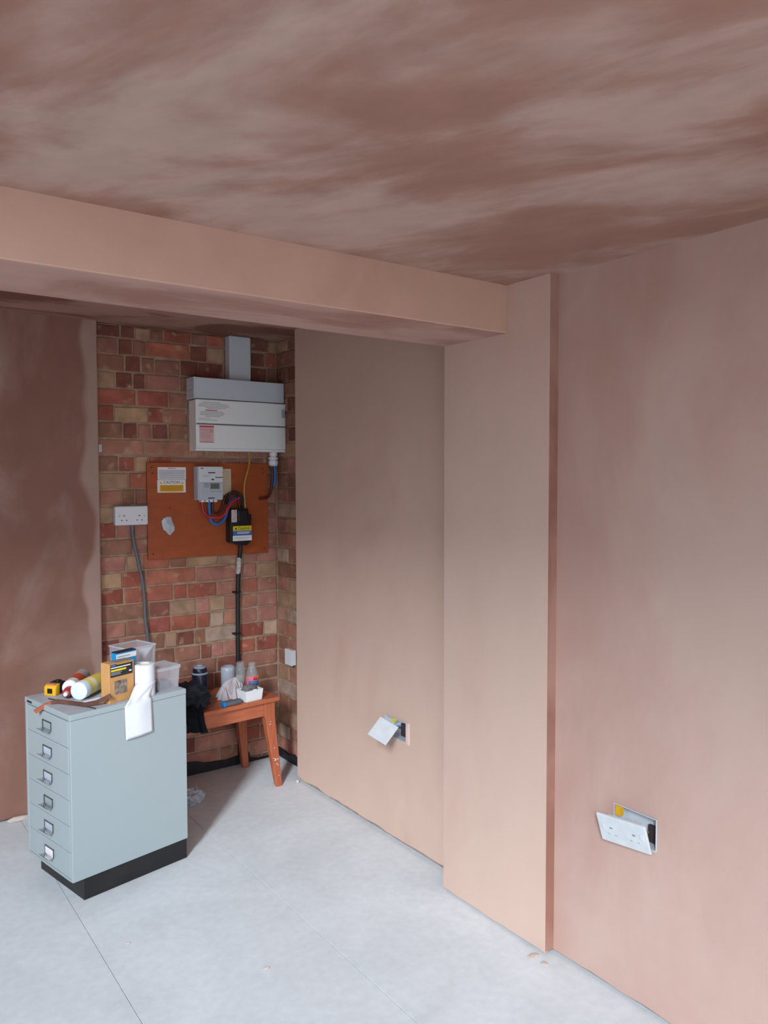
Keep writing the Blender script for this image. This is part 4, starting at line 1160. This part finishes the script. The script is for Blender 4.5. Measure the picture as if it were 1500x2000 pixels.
# black cloth, heaped and hanging over the front edge
g = G()
g.crumple((0, 0, 0.045), (0.072, 0.085, 0.058), 0.35, 2.2, 3, 4, floor=0.001)
b = bmesh.new(); rows_ = []
path = [(0.02, 0.060), (-0.03, 0.050), (-0.075, 0.030), (-0.104, 0.014), (-0.118, -0.004), (-0.123, -0.030), (-0.122, -0.048), (-0.120, -0.064)]
for j, (py, pz) in enumerate(path):
    row_ = []
    for i in range(15):
        w = i / 14 - 0.5
        q = max(0.0, (j - 4) / 3)
        x = -0.040 + w * (0.098 + 0.012 * math.sin(j)) + 0.010 * q
        fold = 0.0055 * math.sin(w * 17 + j * 0.5) + 0.003 * math.sin(w * 31 + 1.3)
        row_.append(b.verts.new((x, py - (fold + 0.006 if j > 3 else 0.0), pz + (fold if j <= 3 else 0.0) - q * 0.022 * (0.5 + w))))
    rows_.append(row_)
for A, B in zip(rows_, rows_[1:]):
    for i in range(14):
        b.faces.new((A[i], A[i + 1], B[i + 1], B[i]))
bmesh.ops.solidify(b, geom=b.faces[:], thickness=0.005)
g._merge(b)
o = g.build('dark_cloth', M_JACKET, None, True)
o.matrix_world = Matrix.Translation(st_pt(0.395, 0.105, SH + 0.0005)) @ Matrix.Rotation(STH, 4, 'Z')
tag(o, 'black cloth heaped on the table and hanging over its front edge', 'cloth')
# grey rag: a cloth dropped in a heap, pleats running down from its peak
def pleated(rx, ry, h, folds, seed, peak=(0, 0), lean=0.0):
    r_ = random.Random(seed); b = bmesh.new(); rings = []
    NA, NR = 96, 22
    ph = [r_.uniform(0, 6.28) for _ in range(4)]
    top = b.verts.new((peak[0], peak[1], h))
    for j in range(1, NR + 1):
        t_ = j / NR; ring = []
        for i in range(NA):
            a = 2 * PI * i / NA
            f = math.sin(folds * a + ph[0] + 1.8 * t_) + 0.6 * math.sin((folds + 3) * a + ph[1] - 1.2 * t_) + 0.4 * math.sin(2 * a + ph[2])
            rad = t_ * (1 + 0.16 * f * t_) * (1 + 0.18 * math.sin(2 * a + ph[3]))
            z = h * max(0.0, 1 - t_ ** 1.35) + 0.011 * f * math.sin(PI * min(1, t_ * 1.02)) + 0.006 * noise.noise(Vector((math.cos(a) * 3 * t_, math.sin(a) * 3 * t_, seed)))
            ring.append(b.verts.new((peak[0] * (1 - t_) + rx * rad * math.cos(a), peak[1] * (1 - t_) + ry * rad * math.sin(a), max(0.0015, z))))
        rings.append(ring)
    for i in range(NA):
        b.faces.new((top, rings[0][i], rings[0][(i + 1) % NA]))
    for A, B in zip(rings, rings[1:]):
        for i in range(NA):
            b.faces.new((A[i], B[i], B[(i + 1) % NA], A[(i + 1) % NA]))
    bot = [b.verts.new((v.co.x, v.co.y, 0.0003)) for v in rings[-1]]
    for i in range(NA):
        b.faces.new((rings[-1][i], bot[i], bot[(i + 1) % NA], rings[-1][(i + 1) % NA]))
    b.faces.new(bot[::-1])
    return b
g = G()
g._merge(pleated(0.058, 0.040, 0.082, 5, 3, (0.018, 0.004)))
g._merge(pleated(0.034, 0.028, 0.046, 4, 8, (0.0, 0.0)), Matrix.Translation((-0.038, -0.012, 0.0)))
g._merge(pleated(0.020, 0.022, 0.060, 4, 12, (0.002, 0.0)), Matrix.Translation((0.042, -0.014, 0.0)))
o = g.build('crumpled_rag', M_RAG, None, True)
o.matrix_world = Matrix.Translation(st_pt(0.178, 0.140, SH + 0.0005)) @ Matrix.Rotation(STH, 4, 'Z')
tag(o, 'crumpled pale grey rag lying in the middle of the table', 'rag')
# plastic cup / jars / bottle
t = on_st('plastic_cup', 'translucent bluish plastic cup standing behind the grey rag', 'cup', 0.118, 0.272)
G().lathe([(0.030, 0.0), (0.032, 0.001), (0.034, 0.090), (0.034, 0.100), (0.029, 0.108), (0.028, 0.1085), (0.026, 0.107), (0.0315, 0.099), (0.0315, 0.004)], 28).build('cup', M_BAG, t, True)
t = on_st('glass_jar', 'tall clear glass jar with grey contents behind the white tray', 'jar', 0.056, 0.262)
G().lathe([(0.026, 0.0), (0.028, 0.002), (0.028, 0.088), (0.022, 0.100), (0.020, 0.104), (0.020, 0.120), (0.0185, 0.120), (0.0185, 0.104), (0.0265, 0.087), (0.0265, 0.004)], 28).build('jar', M_GLASS, t, True)
G().lathe([(0.0255, 0.004), (0.0255, 0.058), (0.022, 0.060)], 24).build('contents', mat('pale_powder', (176, 172, 164), 0.9, var=0.12), t, True)
t = on_st('plastic_bottle', 'clear bottle with red, yellow and blue label beside the glass jar', 'bottle', 0.026, 0.205)
G().lathe([(0.028, 0.0), (0.030, 0.002), (0.030, 0.070), (0.026, 0.088), (0.017, 0.104), (0.016, 0.112), (0.020, 0.113), (0.020, 0.122), (0.018, 0.122), (0.0145, 0.110), (0.0285, 0.070), (0.0285, 0.004)], 28).build('bottle', M_GLASS, t, True)
lb_ = G().lathe([(0.0304, 0.020), (0.0306, 0.0205), (0.0306, 0.063), (0.0304, 0.0635)], 28, cap=False).build('label', mat('label_pink', (214, 120, 130), 0.5), t, True)
def arc_patch(r, z0, z1, a0, a1, m, name, par, n=10):
    b = bmesh.new(); A = []; B = []
    for i in range(n + 1):
        a = a0 + (a1 - a0) * i / n
        A.append(b.verts.new((r * math.cos(a), r * math.sin(a), z0))); B.append(b.verts.new((r * math.cos(a), r * math.sin(a), z1)))
    for i in range(n):
        b.faces.new((A[i], A[i + 1], B[i + 1], B[i]))
    g = G(); g._merge(b); o = g.build(name, m, par, True)
    sm = o.modifiers.new('thickness', 'SOLIDIFY'); sm.thickness = 0.0005; sm.offset = 0
    return o
arc_patch(0.0312, 0.042, 0.0635, -1.15, -0.1, M_YELLOW, 'yellow_patch', lb_)
arc_patch(0.0312, 0.020, 0.041, -2.6, 0.0, M_BLUELBL, 'blue_patch', lb_)
arc_patch(0.0314, 0.046, 0.060, -1.9, -1.2, M_REDINK, 'red_patch', lb_)
# white tray with grey foam pad
t = on_st('plastic_tray', 'small white plastic tray filled with grey foam at the table front', 'tray', 0.132, 0.046, 0.06)
b = bmesh.new()
def rr4(w, d, z): return [b.verts.new((sx * w / 2, sy * d / 2, z)) for sx, sy in ((-1, -1), (1, -1), (1, 1), (-1, 1))]
R0, R1, R2, R3 = rr4(0.084, 0.066, 0.0), rr4(0.094, 0.076, 0.050), rr4(0.090, 0.072, 0.050), rr4(0.081, 0.063, 0.003)
for A, B in ((R0, R1), (R1, R2), (R2, R3)):
    for i in range(4):
        b.faces.new((A[i], A[(i + 1) % 4], B[(i + 1) % 4], B[i]))
b.faces.new(R0[::-1]); b.faces.new(R3)
g = G(); g._merge(b); g.build('tray', M_WHITEPL, t)
G().crumple((0.0, 0.006, 0.047), (0.036, 0.024, 0.020), 0.22, 2.0, 4, 4).build('foam_pad', M_DARKGREY, t, True)
G().box(-0.008, 0.012, -0.0395, -0.0365, 0.046, 0.054, bevel=0.001).build('tab', M_WHITEPL, t)
# blue-handled scraper
t = on_st('scraper', 'grey hand scraper with bright blue end at the table edge', 'scraper', 0.238, 0.022, 0.10)
G().box(-0.036, 0.048, -0.013, 0.013, 0.0, 0.020, bevel=0.005).build('handle', M_TOOLGREY, t, True)
G().box(-0.050, -0.034, -0.0145, 0.0145, 0.0, 0.023, bevel=0.005).build('blue_end', M_TOOLBLUE, t, True)
# dark offcut on the table near the cloth
o = G().poly([(0, 0), (0.055, 0.006), (0.060, 0.040), (0.012, 0.048)], 0.0, 0.004).build('sandpaper', mat('worn_sandpaper', (150, 128, 126), 0.95, var=0.1))
o.location = st_pt(0.285, 0.165, SH + 0.0005); o.rotation_euler = (0, 0, STH + 0.2)
tag(o, 'curling brownish sheet of sandpaper beside the grey rag', 'sandpaper')

# ================================================================== bits on the floor
g = G(); g.crumple((0, 0, 0.028), (0.052, 0.040, 0.034), 0.5, 2.6, 6, 4, floor=0.0008)
o = g.build('plastic_bag', M_BAG, None, True)
o.location = (1.285, 3.235, 0.0005)
tag(o, 'crumpled clear polythene bag on the floor behind the cabinet', 'bag')
crumbs = [((0.648, 3.492), 0.020, 0.006, 'long white flake of plaster at the foot of damp wall', (2.4, 0.7, 0.6)),
          ((1.690, 1.585), 0.012, 0.004, 'white plaster crumb at the foot of pier corner', (1.6, 1, 0.25)),
          ((1.692, 1.540), 0.009, 0.003, 'small plaster crumb in front of the pier corner', (1, 1.4, 0.25)),
          ((1.785, 3.165), 0.008, 0.008, 'plaster crumb at the far end of recessed wall', (1, 1, 1)),
          ((1.020, 2.000), 0.006, 0.002, 'tiny pale speck of plaster on bare floor centre', (1.8, 0.7, 0.5)),
          ((0.735, 2.360), 0.005, 0.002, 'tiny pale speck of plaster near the cabinet plinth', (1.5, 0.8, 0.5))]
for i, ((x, y), r, zc, lab_, sc) in enumerate(crumbs):
    g = G(); g.crumple((0, 0, r * sc[2] * 0.6), (r * sc[0], r * sc[1], r * sc[2]), 0.3, 2.4, 40 + i, 2, floor=0.0003)
    o = g.build('plaster_crumb', M_CRUMB); o.location = (x, y, 0.0003)
    tag(o, lab_, 'crumb', 'plaster crumbs on the floor')
